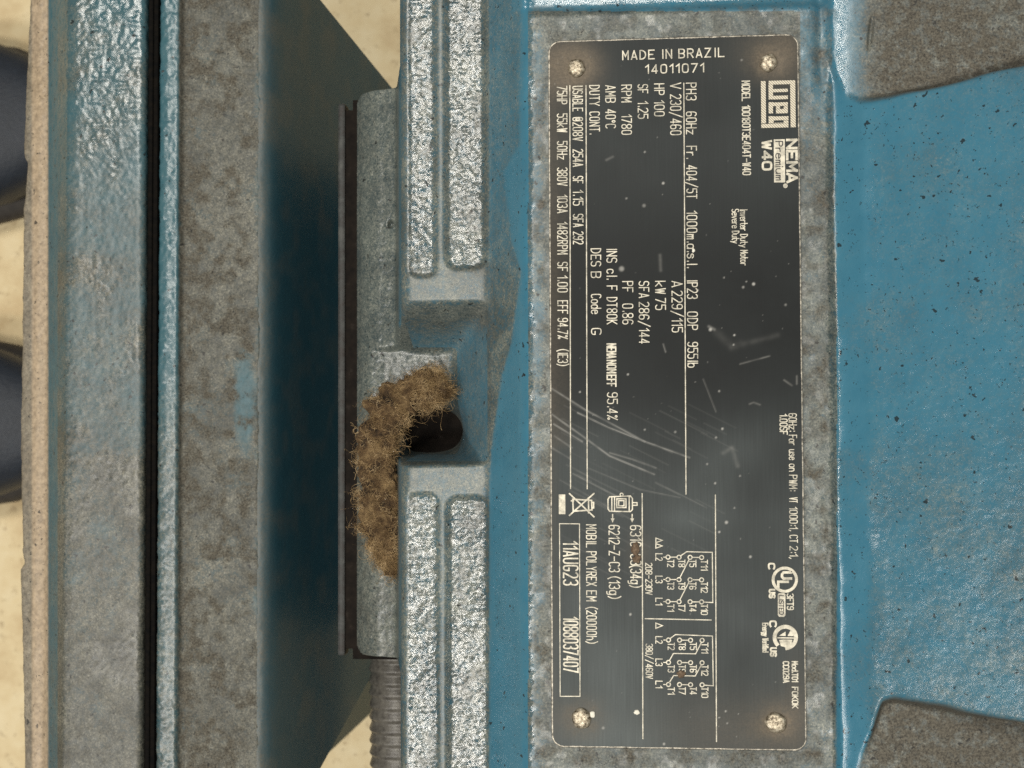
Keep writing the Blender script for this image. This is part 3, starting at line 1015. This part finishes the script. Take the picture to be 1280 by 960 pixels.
rule([[(712.3, 107), (713.2, 611)]])
rule([[(732.5, 107), (734, 611)]])
rule([[(854.8, 104), (857.5, 617.7)]])
rule([[(802.7, 617), (803.6, 923.5)]])
rule([[(894.2, 618.7), (895.6, 927)]])
rule([[(806.5, 773.3), (889, 775)]])
rule([[(699.4, 654.6), (724.4, 654.8), (725, 870.4), (700.2, 870.4), (699.4, 654.6)]], 0.22, 'serial_box')


def ring_pts(cx, cy, r, n_=20, a0=0, a1=360):
    return [(cx + r * math.cos(math.radians(a0 + (a1 - a0) * i / n_)), cy + r * math.sin(math.radians(a0 + (a1 - a0) * i / n_))) for i in range(n_ + 1)]


# wiring diagrams
def diagram(ys_, xs, labels, wires, lead, delta):
    ink = Ink()
    for r, yv in enumerate(ys_):
        for c_, xv in enumerate(xs):
            ink.stroke([mm(*q) for q in ring_pts(xv, yv + 0.15 * c_, 2.5)], 0.26)
    for w_ in wires:
        ink.stroke([mm(*q) for q in w_], 0.24)
    for yv in ys_:
        ink.stroke([mm(829.6, yv), mm(832.6, yv)], 0.24)
    ink.done('wiring_diagram')
    for r, yv in enumerate(ys_):
        line_of('terminal_text', [(lead[r], yv - 4.3, yv + 4)], 819.7, 827.8, w=0.23)
        for c_, xv in enumerate(xs):
            s_ = labels[r][c_]
            line_of('terminal_text', [(s_, yv + 3.6, yv + 3.6 + 4.2 * len(s_))], xv - 0.5, xv + 7.3, w=0.23, gap=1.4)
    ink = Ink()
    for (a, b) in delta:
        ink.stroke([mm(819.8, a), mm(828, (a + b) / 2), mm(819.8, b), mm(819.8, a)], 0.26)
    ink.done('delta_symbol')


xs = [835.0, 848.8, 862.6, 877.0]
ya, yb, yc = 696.4, 724.4, 752.0
LB = [['T2', 'T8', 'T5', 'T11'], ['T3', 'T9', 'T6', 'T12'], ['T1', 'T7', 'T4', 'T10']]
cc = lambda y: [[(xs[0] + 2.5, y), (xs[1] - 2.5, y)], [(xs[2] + 2.5, y + .3), (xs[3] - 2.5, y + .4)]]
diagram([ya, yb, yc], xs, LB, cc(ya) + cc(yb) + cc(yc) + [
    [(850.7, 694.8), (858.4, 689.6), (890.4, 690.4), (891, 753.2), (879.5, 752.6)],
    [(861.6, 699), (849.8, 722.2)], [(861.6, 726.8), (849.8, 749.8)]], ['L2', 'L3', 'L1'], [(672.6, 678.2), (679.6, 685.2)])
xs = [835.6, 849.4, 863.2, 877.6]
ya, yb, yc = 800.0, 828.0, 855.6
mid_w = lambda y: [[(xs[1] + 2.5, y + .2), (xs[2] - 2.5, y + .3)]]
diagram([ya, yb, yc], xs, LB, mid_w(ya) + mid_w(yb) + mid_w(yc) + [
    [(837.6, 798.2), (844.3, 793.2), (890.6, 795), (891.6, 857.2), (880, 856.4)],
    [(876.6, 803.2), (869.6, 817.2), (841.8, 816.8), (836.7, 825.7)], [(876.6, 831.2), (869, 845), (842, 844.4), (836.7, 853.2)]],
    ['L2', 'L3', 'L1'], [(778.8, 785.4)])

# crossed-out bin, bar, motor pictogram and arrows
ink = Ink()
ink.rect(*mm(698.6, 642.7), *mm(706.6, 618))
ink.done('collection_bar')
ink = Ink()
for w_ in ([(711.8, 617), (742.5, 646)], [(742.5, 616.8), (711.8, 644.2)], [(716, 624), (739.5, 625.5), (740, 637.5), (716.6, 639), (716, 624)],
           [(735.6, 622.3), (735.8, 641)], [(714.2, 626), (717, 626)], [(739.6, 628), (742, 628), (742, 635), (739.8, 635)]):
    ink.stroke([mm(*q) for q in w_], 0.36)
ink.done('crossed_bin_symbol')
ink = Ink()
ink.stroke([mm(*q) for q in [(762, 621), (788, 620), (790.5, 623), (790.5, 637), (788, 639.5), (762, 639), (760, 636), (760, 624), (762, 621)]], 0.3)
for w_ in ([(764.8, 620.6), (764.8, 639)], [(768.2, 620.6), (768.2, 639)], [(786.5, 620.6), (786.5, 639)], [(771, 623.5), (782.5, 623.5), (782.5, 634.5), (771, 634.5), (771, 623.5)],
           [(773.4, 625.8), (780, 625.8), (780, 632.3), (773.4, 632.3), (773.4, 625.8)], [(790.5, 628.3), (796.4, 628.3), (796.4, 631.6), (790.5, 631.6)]):
    ink.stroke([mm(*q) for q in w_], 0.28)
ink.stroke([mm(*q) for q in ring_pts(777, 618.3, 1.9, 12)], 0.26)
ink.done('motor_symbol')
for xa in (765.8, 790.2):
    ink = Ink()
    ink.stroke([mm(xa, 643), mm(xa, 649)], 0.3)
    ink.poly([mm(xa - 2.4, 648), mm(xa, 653.4), mm(xa + 2.4, 648)])
    ink.done('arrow_symbol')

# maker's emblem: hatched block letters inside an angular frame
ink = Ink()
LX = lambda u: 930 + u / 6
LY = lambda v: 80 + v / 6
for (u0, v0, u1, v1) in ((130, 128, 162, 446), (130, 446, 333, 480), (185, 122, 350, 155), (350, 122, 384, 475),
                         (185, 155, 217, 266), (217, 185, 329, 212), (217, 236, 329, 266),
                         (185, 286, 217, 371), (217, 286, 329, 316), (240, 336, 329, 371), (240, 316, 270, 336), (298, 316, 329, 336),
                         (185, 391, 222, 446), (222, 391, 333, 423), (298, 423, 333, 446), (222, 440, 298, 446)):
    a = mm(LX(u0), LY(v1))
    b = mm(LX(u1), LY(v0))
    ink.rect(a[0], a[1], b[0], b[1])
ink.done('emblem', M_HATCH)
# efficiency mark
line_of('bold_text', [('NEMA', 175, 227.5)], 983.2, 995.0, w=0.62, drift=0.008, gap=1.5)
ink = Ink(0.052)
ink.poly([mm(967.2, 174.2), mm(967.6, 228), mm(981.5, 228), mm(981.0, 174)])
ink.done('premium_box')
line_of('boxed_text', [('Premium', 177, 225)], 969.0, 977.6, w=0.27, drift=0.008, mat=M_BLACK, z=0.075, gap=1.7)
line_of('bold_text', [('W40', 176.5, 212)], 952.6, 963.2, w=0.55, drift=0.008, gap=1.6)
ink = Ink()
ink.poly([mm(*q) for q in ring_pts(981.7, 232.2, 2.9, 16)[:-1]])
ink.done('registered_dot')

# two certification roundels
ink = Ink()
ink.stroke([mm(*q) for q in ring_pts(981, 724.6, 14.6, 40)], 0.72)
ink.done('listing_roundel')
ink = Ink()
o = mm(981.0, 714.5)
for pts in ([(989, 715.5), (979.5, 715.5), (977.5, 718), (977.5, 721), (979.5, 723.2), (989, 723.2)],):
    ink.stroke([mm(*q) for q in pts], 0.62)
ink.stroke([mm(*q) for q in [(985, 727.2), (972.8, 727.2), (972.8, 734)]], 0.62)
ink.done('listing_letters')
ink = Ink(0.052)
ink.poly([mm(*q) for q in [(973.5, 741.4), (980.3, 741.4), (981.8, 743), (981.8, 769), (980, 771), (974, 771), (972.3, 769), (972.3, 743)]])
ink.done('listed_box')
line_of('boxed_text', [('LISTED', 744.5, 768)], 968.6, 974.2, w=0.22, drift=0.008, mat=M_BLACK, z=0.075, gap=1.7)
line_of('bold_text', [('C', 704.5, 711)], 956.0, 963.2, w=0.44, drift=0.008)
line_of('bold_text', [('US', 737, 747)], 956.8, 963.2, w=0.44, drift=0.008)
ink = Ink()
ink.stroke([mm(*q) for q in ring_pts(981.6, 796.8, 13.4, 40, -220, 82)], 0.95)
ink.stroke([mm(*q) for q in [(972.2, 797.2), (994, 797.6)]], 0.3)
ink.poly([mm(*q) for q in [(974, 800), (979, 799.4), (990.5, 799.6), (989, 806.5), (983, 809.5), (976, 807.5)]])
ink.poly([mm(*q) for q in [(974, 794.6), (982, 789.4), (982, 795)]])
ink.poly([mm(*q) for q in [(984.5, 795), (988, 788), (991.8, 791), (992, 795.2)]])
ink.done('standards_roundel')
line_of('bold_text', [('C', 776.5, 783)], 957.0, 964.6, w=0.44, drift=0.008)
line_of('bold_text', [('US', 810, 820)], 957.6, 964.4, w=0.44, drift=0.008)


# crumbs of dirt stuck to the plate
def crumb(name, px, py, rx, ry, rz, mat, parent, z=0.0, seed=0, sub=3, rough=0.5):
    bm = bmesh.new()
    bmesh.ops.create_icosphere(bm, subdivisions=sub, radius=1)
    cx, cy = P(px, py, z)
    rg = random.Random(seed)
    ph = [rg.uniform(0, 6) for _ in range(6)]
    for v in bm.verts:
        c_ = v.co
        d = 1 + rough * (0.35 * math.sin(3 * c_.x + ph[0]) * math.sin(4 * c_.y + ph[1]) + 0.25 * math.sin(7 * c_.y + ph[2]) * math.sin(6 * c_.x + ph[3]) + 0.2 * math.sin(11 * c_.x + 9 * c_.z + ph[4])) + rg.uniform(-0.08, 0.08) * rough
        v.co = Vector((cx + c_.x * rx * d, cy + c_.y * ry * d, z + c_.z * rz * d))
    return bm_obj(name, bm, mat, parent, True)


crumb('dirt_crumb', 794, 686, 1.0, 1.7, 0.5, M_CRUMB, plate_e, 0.05, 1)
crumb('dirt_crumb', 796, 699, 1.1, 1.1, 0.6, M_CRUMB, plate_e, 0.05, 2)
crumb('dirt_crumb', 851.5, 843, 1.0, 0.95, 0.45, M_CRUMB, plate_e, 0.05, 3)
crumb('paint_speck', 796, 890, 0.75, 0.65, 0.3, M_SPECK, plate_e, 0.05, 4)
crumb('paint_speck', 867, 313, 0.4, 0.55, 0.2, M_SPECK, plate_e, 0.05, 5)
crumb('paint_speck', 740.5, 893, 0.7, 0.9, 0.3, M_SPECK, plate_e, 0.05, 6)

# ------------------------------------------------------------------ painted base the motor stands on
base = empty('machine_base', (PX(120, -62), 0, Z_FLOOR))
tag(base, 'grimy blue-green steel machine base with long rails and a dark slot, under the motor foot', 'machine base')


def sheet(name, pts, ya, yb, step_s, step_y, mat, amp_, dustf, parent, edge=None, cell=1.4):
    """extrude a rounded profile (x, z in mm) along y, roughen it, and read its dust from dustf(u, v, x, y)"""
    pts = np.array(pts, float)
    d = np.r_[0, np.cumsum(np.hypot(*np.diff(pts, axis=0).T))]
    ns = int(d[-1] / step_s)
    s_ = np.linspace(0, d[-1], ns)
    px_ = np.interp(s_, d, pts[:, 0])
    pz_ = np.interp(s_, d, pts[:, 1])
    w = np.exp(-0.5 * (np.arange(-4, 5) / 1.8) ** 2)
    w /= w.sum()
    px_ = np.convolve(np.pad(px_, 4, mode='edge'), w, 'valid')
    pz_ = np.convolve(np.pad(pz_, 4, mode='edge'), w, 'valid')
    tx, tz = np.gradient(px_), np.gradient(pz_)
    ln = np.hypot(tx, tz) + 1e-9
    nx_, nz_ = -tz / ln, tx / ln
    yv = np.linspace(ya, yb, int((yb - ya) / step_y))
    SS, YY = np.meshgrid(s_, yv)
    h = amp_ * ((fbm(SS, YY, cell, 1, 3) - 0.5) * 1.4 + 0.7 * (fbm(SS, YY, 6, 3, 2) - 0.5))
    XX = px_[None, :] + h * nx_[None, :]
    ZZ = pz_[None, :] + h * nz_[None, :]
    if edge is not None:
        XX = XX + edge(SS, YY)
    u, v = to_px(XX, YY, ZZ)
    du, ru, sa_, ma_ = dustf(u, v, SS, YY)
    return mesh_obj(name, np.stack([XX, YY, ZZ], -1).reshape(-1, 3), grid_faces(len(yv), ns)[:, ::-1], mat, parent, True,
                    {'dust': np.clip(du, 0, 1), 'rust_shade': np.clip(1.1 * ru, 0, 1.2), 'sand': np.clip(sa_, 0, 1), 'matte': np.clip(ma_, 0, 1)})


YA, YB = -150.0, 150.0
# outer rail: dusty low flange, then the broad speckled top
zt = -62.0


def d_outer(u, v, s_, y):
    n_ = fbm(s_, y, 10, 0, 3)
    m_ = fbm(s_, y, 3.5, 2, 3)
    d_ = np.interp(v, [0, 200, 330, 500, 640, 960], [0.34, 0.42, 0.55, 0.5, 0.75, 0.95]) + 0.7 * (n_ - 0.45)
    d_ = np.where(u < 61, 1.0, d_)
    d_ = np.where((u > 60) & (u < 72), 0.35 * d_, d_)
    r_ = (0.35 + 0.6 * m_) * np.interp(v, [0, 300, 650, 960], [0.08, 0.35, 0.5, 0.65])
    r_ = np.where(u < 61, 0.3 * sst(0.6, 0.8, m_), r_)
    return d_, r_, sst(38, 42, u) * (1 - sst(58, 62, u)) * np.clip(0.7 + m_, 0, 1) + 0.35 * (1 - sst(38, 42, u)), np.interp(v, [0, 120, 300, 960], [0.0, 0.05, 0.5, 0.6]) + 0.6 * (1 - sst(58, 66, u)) - 0.35 * sst(0.5, 0.7, n_)


def outer_edge(s_, y):
    # worn, ragged outer edge of the flange
    pyv = np.linspace(-200, 1200, 400)
    off = np.interp(pyv, [-200, 0, 60, 185, 196, 204, 260, 560, 690, 704, 712, 850, 960, 1200], [9, 8, 4, -1, 0, 6, 0, -2, 3, 6, -1, 6, 10, 12])
    yv = np.array([PY(p, -74, 30) for p in pyv])
    o_ = np.interp(y, yv[::-1], off[::-1]) * 0.235
    return (o_ + 0.5 * (fbm(s_ * 0 + 3, y, 4, 1, 3) - 0.5)) * (1 - sst(2.0, 8.0, s_))


xf = PX(27, -75)
M_FLANGE = None
rail = sheet('outer_rail', [(xf, -79), (xf, -75.5), (xf + 0.5, -75), (PX(42, -74), -74), (PX(45, -73.4), -73.4), (PX(58, -73), -73), (PX(63, -71), -71), (PX(82, zt - 0.5), zt - 0.5), (PX(92, zt), zt), (PX(172, zt), zt),
                             (PX(178, zt), zt - 0.6), (PX(178.5, zt) + 0.2, zt - 2), (PX(178.5, zt) + 0.2, -155)], YA, YB, 0.33, 0.4, M_RAIL, 0.24, d_outer, base, outer_edge)


def d_inner(u, v, s_, y):
    n_ = fbm(s_, y, 9, 4, 3)
    m_ = fbm(s_, y, 4.0, 5, 3)
    lip = 1 - sst(221, 227, u)
    d_ = np.interp(v, [0, 300, 600, 960], [0.9, 0.9, 0.85, 0.9]) + 0.55 * (n_ - 0.5)
    d_ = d_ * (1 - 0.45 * sst(312 + 24 * (n_ - 0.5), 336, u))
    d_ = np.where((u > 285) & (u < 330), d_ * (1 - 0.95 * blob(u, v, 306, 500, 13, 60, 2)), d_)
    d_ = d_ * (1 - lip) + lip * np.interp(v, [0, 430, 560, 960], [0.12, 0.16, 0.6, 0.62])
    r_ = (1 - lip) * (0.25 + 0.95 * sst(0.4, 0.72, m_) + 0.6 * (1 - sst(228, 246, u)) + 0.25 * sst(700, 960, v)) * (1 - 0.7 * sst(305, 335, u))
    return d_, r_, 0 * d_, 0.95 - 0.6 * lip


zl = -66.0
xr0 = PX(197.5, zl + 1)
xr1 = PX(338, zl)
sheet('inner_rail', [(xr0 - 0.2, -155), (xr0 - 0.2, zl), (xr0 + 0.4, zl + 1.6), (PX(206, zl + 2), zl + 2.1), (PX(221, zl + 2), zl + 1.9), (PX(228, zl), zl - 0.2), (PX(236, zl), zl - 0.4), (PX(318, zl), zl + 0.2), (PX(324, zl), zl), (PX(325, zl), zl - 3), (PX(325, zl), zl - 14)],
      YA, YB, 0.33, 0.4, M_RAIL, 0.36, d_inner, base, None)
box_obj('slot_shade_strip', PX(178.5, zt) + 0.5, xr0 - 0.5, YA, YB, -76, -65.0, M_SLOT_SHADE, base, 0.8)  # black filler added in place of the slot's shade
box_obj('slot_shade_bead', PX(184, -65) , PX(190, -65), YA, YB, -68, -64.2, M_SLOT_SHADE, base, 0.5)  # raised middle of the same shade filler
# floor of the slot between the rails, and hidden legs under the rails' ends
box_obj('slot_floor', PX(178.5, zt) + 0.3, xr0 - 0.3, YA, YB, -158, -150, M_SHIM, base, 0)
for sy in (-1, 1):
    box_obj('leg', PX(110, zt), xr0 + 6, sy * 140 - 9, sy * 140 + 9, Z_FLOOR, -157, M_BRACKET, base, 1.0)


# dark bracket: a steep trapezoid plate that drops from the inner rail and carries the foot
def ray_plane(px, py, p0, nrm):
    d = CAM_R @ np.array([(px - 640) / F_PX, (480 - py) / F_PX, -1.0])
    return CAM_P + d * (np.dot(p0 - CAM_P, nrm) / np.dot(d, nrm))


bp = [(322, zl + 0.1), (330, zl - 0.3), (337, zl - 1.4), (345, zl - 4.0), (356, zl - 9.0), (372, zl - 17.0), (400, zl - 33.0), (440, zl - 56.0), (492, zl - 86.0)]
bpx = np.linspace(322, 492, 110)
bz = np.interp(bpx, [q[0] for q in bp], [q[1] for q in bp])
bz = np.convolve(np.pad(bz, 6, mode='edge'), np.ones(13) / 13, 'valid')
nb_ = 260
BV = np.zeros((110, nb_, 3))
for i_, (p_, z_) in enumerate(zip(bpx, bz)):
    va = np.interp(p_, [322, 400, 491, 492], [-96, 0, 111, 112])
    vb = np.interp(p_, [322, 400, 474, 492], [1104, 962, 826, 795])
    xa_, yhi = P(p_, va, z_)
    xb_2, ylo = P(p_, vb, z_)
    BV[i_, :, 0] = PX(p_, z_)
    BV[i_, :, 1] = np.linspace(ylo, yhi, nb_)
    BV[i_, :, 2] = z_
BV[..., 2] += 0.3 * (fbm(BV[..., 0], BV[..., 1], 1.6, 2, 3) - 0.5) + 0.5 * (fbm(BV[..., 0], BV[..., 1], 9, 3, 2) - 0.5)
bu, bvv = to_px(BV[..., 0], BV[..., 1], BV[..., 2])
nn = fbm(BV[..., 2] * 1.3, BV[..., 1], 8, 1, 3)
bd = 0.75 * (1 - sst(318, 352 + 20 * (nn - 0.5), bu)) + 0.3 * sst(0.4, 0.8, nn) + 0.15 * sst(0.5, 0.8, fbm(BV[..., 0] * 3, BV[..., 1], 5, 4, 3))
mesh_obj('bracket', BV.reshape(-1, 3), grid_faces(110, nb_), M_BRACKET, base, True, {'dust': np.clip(bd, 0, 1)})
low = np.array([PX(492, -140), 0, -140.0])

# mounting pad under the motor foot
bm = bmesh.new()
sx0, sx1 = PX(431, -60), PX(640, -60)
sy0, sy1 = PY(822, -60, 440), PY(128, -60, 440)
bmesh.ops.create_cube(bm, size=1.0)
for v in bm.verts:
    v.co = Vector(((sx0 + sx1) / 2 + v.co.x * (sx1 - sx0), (sy0 + sy1) / 2 + v.co.y * (sy1 - sy0), -60.2 + v.co.z * 6))
bmesh.ops.bevel(bm, geom=[e for e in bm.edges if abs(e.verts[0].co.z - e.verts[1].co.z) > 1], offset=3.0, segments=4, affect='EDGES')
bm_obj('mounting_pad', bm, M_SHIM, base)
box_obj('pad_lip', PX(424, -58.5), PX(433, -58.5), sy0 + 1, sy1 - 1, -62.5, -56.4, M_LIP, base, 0.7)
box_obj('pedestal', PX(452, -64), PX(560, -60), sy0 + 6, sy1 - 6, -142, -63.4, M_BRACKET, base, 1.0)
box_obj('cross_member', xr0 + 4, PX(560, -60), -70, 70, -162, -143, M_BRACKET, base, 1.0)

# ------------------------------------------------------------------ corrugated conduit below the foot
cz = -118.0
cx_, _ = P(497, 900, cz)
ra = 9.2
ya_, yb_ = PY(1150, cz, 490), PY(760, cz, 490)
pitch = 3.9
nseg = int((yb_ - ya_) / pitch * 10)
cv, cf = [], []
NSD = 32
for i in range(nseg + 1):
    y = ya_ + (yb_ - ya_) * i / nseg
    ph = (y - ya_) / pitch * 2 * math.pi
    r_ = ra + 0.36 * math.sin(ph) + 0.1 * math.sin(2 * ph)
    bend = 0.0012 * (yb_ - y) ** 2 * 0.12
    for j in range(NSD):
        a = 2 * math.pi * j / NSD
        cv.append((cx_ + bend + r_ * math.cos(a), y, cz + r_ * math.sin(a)))
for i in range(nseg):
    for j in range(NSD):
        cf.append((i * NSD + j, i * NSD + (j + 1) % NSD, (i + 1) * NSD + (j + 1) % NSD, (i + 1) * NSD + j))
cd = empty('flexible_conduit', (cx_, (ya_ + yb_) / 2, cz - ra))
tag(cd, 'grey corrugated flexible conduit running beneath the end of the motor foot', 'conduit')
mesh_obj('corrugated_jacket', cv, np.array(cf), M_CONDUIT, cd, True)
bm = bmesh.new()
bmesh.ops.create_cone(bm, cap_ends=True, segments=6, radius1=12.5, radius2=12.5, depth=12)
for v in bm.verts:
    v.co = Vector((cx_ + v.co.x, yb_ + v.co.z, cz + v.co.y))
bm_obj('end_fitting', bm, M_SHIM, cd)

# ------------------------------------------------------------------ lint clump caught in the pocket
path = [(560, 474, 17, -38), (548, 482, 23, -38), (528, 484, 27, -37), (506, 494, 27, -37), (485, 512, 27, -37), (472, 540, 25, -38), (468, 572, 24, -38),
        (474, 606, 26, -38), (474, 640, 27, -38), (479, 672, 24, -38.5), (485, 700, 15, -40), (489, 722, 7, -41.5)]
lint = empty('lint_clump', (*P(480, 580, -43), -43))
tag(lint, 'brown fibrous lint clump hanging from the pocket down along the motor foot', 'lint')
pp = np.array([[*P(a, b, z), z, r * 0.225] for a, b, r, z in path])
tq = np.linspace(0, len(pp) - 1, 150)
cen = np.stack([np.interp(tq, np.arange(len(pp)), pp[:, k_]) for k_ in range(4)], 1)
w = np.exp(-0.5 * (np.arange(-8, 9) / 4.0) ** 2)
w /= w.sum()
for k_ in range(4):
    cen[:, k_] = np.convolve(np.pad(cen[:, k_], 8, mode='edge'), w, 'valid')
tan = np.gradient(cen[:, :3], axis=0)
tan /= np.linalg.norm(tan, axis=1)[:, None]
upv = np.array([0, 0, 1.0])
sid = np.cross(tan, upv)
sid /= np.linalg.norm(sid, axis=1)[:, None]
NA = 72
ang = np.linspace(0, 2 * np.pi, NA, endpoint=False)
TT, AA = np.meshgrid(np.arange(150), ang, indexing='ij')
lump = 0.74 + 0.95 * (fbm(TT * 0.32, np.cos(AA) * 3 + 20, 1.7, 1, 3) - 0.35) + 0.35 * (fbm(TT * 0.32 + 9, np.sin(AA) * 3 + 50, 0.9, 2, 3) - 0.5)
rad = cen[:, 3][:, None] * lump
rad[0] *= 0.25
rad[-1] *= 0.2
LV = cen[:, None, :3] + sid[:, None, :] * (rad * np.cos(AA))[..., None] + upv * (0.6 * rad * np.sin(AA))[..., None]
LV[..., 2] = np.maximum(LV[..., 2], -46.5)
i0 = np.arange(150 * NA).reshape(150, NA)
lf = np.stack([i0[:-1], np.roll(i0[:-1], -1, 1), np.roll(i0[1:], -1, 1), i0[1:]], -1).reshape(-1, 4)
mesh_obj('matted_core', LV.reshape(-1, 3), lf, M_LINT, lint, True)
NF, NS = 11000, 9
kk = RNG.integers(0, 150, NF)
aa = RNG.uniform(-0.45, math.pi + 0.45, NF)
ja = ((aa % (2 * math.pi)) / (2 * math.pi) * NA).astype(int) % NA
p = LV[kk, ja] + RNG.normal(0, 0.25, (NF, 3))
keep = vnoise(p[:, 0], p[:, 1], 2.2, 2) > RNG.uniform(0.3, 0.8, NF)
kk, ja, p = kk[keep], ja[keep], p[keep]
NF = len(kk)
nm_ = lambda a: a / (np.linalg.norm(a, axis=1)[:, None] + 1e-6)
outw = nm_(LV[kk, ja] - cen[kk, :3])
d = nm_(RNG.normal(0, 1, (NF, 3)) + outw * 0.3 + tan[kk] * RNG.normal(0, 0.8, NF)[:, None])
L = np.where(RNG.random(NF) < 0.12, RNG.uniform(4, 9, NF), RNG.uniform(1.5, 5.0, NF))
wd = RNG.uniform(0.018, 0.042, NF)
curl = RNG.normal(0, 1, (NF, 3))
FV = np.zeros((NF, NS + 1, 3, 3))
for q in range(NS + 1):
    d = nm_(d + np.cross(d, curl) * 0.3 + RNG.normal(0, 0.14, (NF, 3)) - outw * 0.06)
    e1 = nm_(np.cross(d, [0.3, 0.5, 0.8]))
    e2 = np.cross(d, e1)
    for b_ in range(3):
        an = b_ * 2.0944
        FV[:, q, b_] = p + wd[:, None] * (math.cos(an) * e1 + math.sin(an) * e2)
    p = p + d * (L / NS)[:, None]
fi = np.arange(NF * (NS + 1) * 3).reshape(NF, NS + 1, 3)
fi2 = np.roll(fi, -1, 2)
fv = FV.reshape(-1, 3)
ff = np.stack([fi[:, :-1], fi2[:, :-1], fi2[:, 1:], fi[:, 1:]], -1).reshape(-1, 4)
tag(mesh_obj('loose_fibres', np.array(fv), np.array(ff), M_FIBRE, lint), kind='stuff')


# ------------------------------------------------------------------ shoe toes on the floor, tucked against the base
def shoe(px, py, wpx, yaw, label, lace_rows):
    zc = Z_FLOOR + 40
    cx, cy = P(px, py, zc)
    root = empty('shoe', (cx, cy, Z_FLOOR))
    tag(root, label, 'shoe')
    hwid = wpx * 0.445 / 2
    Rm = Matrix.Rotation(yaw, 3, 'Z')

    def half(s_):                            # half width along the shoe, 0 = toe tip, 1 = heel
        return hwid * np.interp(s_, [0, .03, .08, .15, .25, .38, .55, .75, .9, .97, 1], [0.12, .45, .72, .9, 1.0, .98, .82, .72, .7, .5, .15])

    def loft(name, zlo, zhi, scale, mat, N=60, NAx=28):
        vv, f_ = [], []
        for i in range(N + 1):
            s_ = i / N
            h_ = half(s_) * scale
            zz = zhi(s_)
            for j in range(NAx):
                a = 2 * math.pi * j / NAx
                ca, sa = math.cos(a), math.sin(a)
                yv = h_ * math.copysign(abs(ca) ** 0.75, ca)
                zv = (zlo + zz) / 2 + (zz - zlo) / 2 * math.copysign(abs(sa) ** 0.7, sa)
                if mat is M_SHOE:
                    zv += 1.2 * math.sin(s_ * 46 + 2 * ca) * max(0, sa) * float(np.interp(s_, [0.2, 0.3, 0.45, 0.5], [0, 1, 1, 0]))
                q = Rm @ Vector((-s_ * 285, yv, 0))
                vv.append((cx + q.x, cy + q.y, Z_FLOOR + zv))
        for i in range(N):
            for j in range(NAx):
                f_.append((i * NAx + j, i * NAx + (j + 1) % NAx, (i + 1) * NAx + (j + 1) % NAx, (i + 1) * NAx + j))
        f_.append(tuple(range(NAx)))
        f_.append(tuple(range(N * NAx, (N + 1) * NAx))[::-1])
        return mesh_obj(name, vv, f_, mat, root, True)

    loft('sole', 0.5, lambda s_: 24.0, 1.06, M_RUBBER)
    loft('upper', 14, lambda s_: float(np.interp(s_, [0, .05, .15, .3, .5, .7, 1], [40, 56, 64, 74, 100, 112, 108])), 0.96, M_SHOE)
    for i in range(lace_rows):
        s_ = 0.30 + 0.055 * i
        zt_ = float(np.interp(s_, [0, .05, .15, .3, .5, .7, 1], [40, 56, 64, 74, 100, 112, 108]))
        bm = bmesh.new()
        bmesh.ops.create_cone(bm, cap_ends=True, segments=8, radius1=3.0, radius2=3.0, depth=hwid * 0.9)
        for v in bm.verts:
            q = Rm @ Vector((-s_ * 285 + v.co.x, v.co.z, 0))
            v.co = Vector((cx + q.x, cy + q.y, Z_FLOOR + zt_ + v.co.y * 0.6 - 0.0018 * (v.co.z) ** 2))
        bm_obj('lace', bm, M_LACE, root)


shoe(92, 146, 238, 0.05, 'dark navy shoe with brown sole edge poking toward the notched rail edge', 4)
shoe(92, 531, 214, -0.03, 'dark navy shoe with pale laces in deep shade beside the straight rail edge', 4)
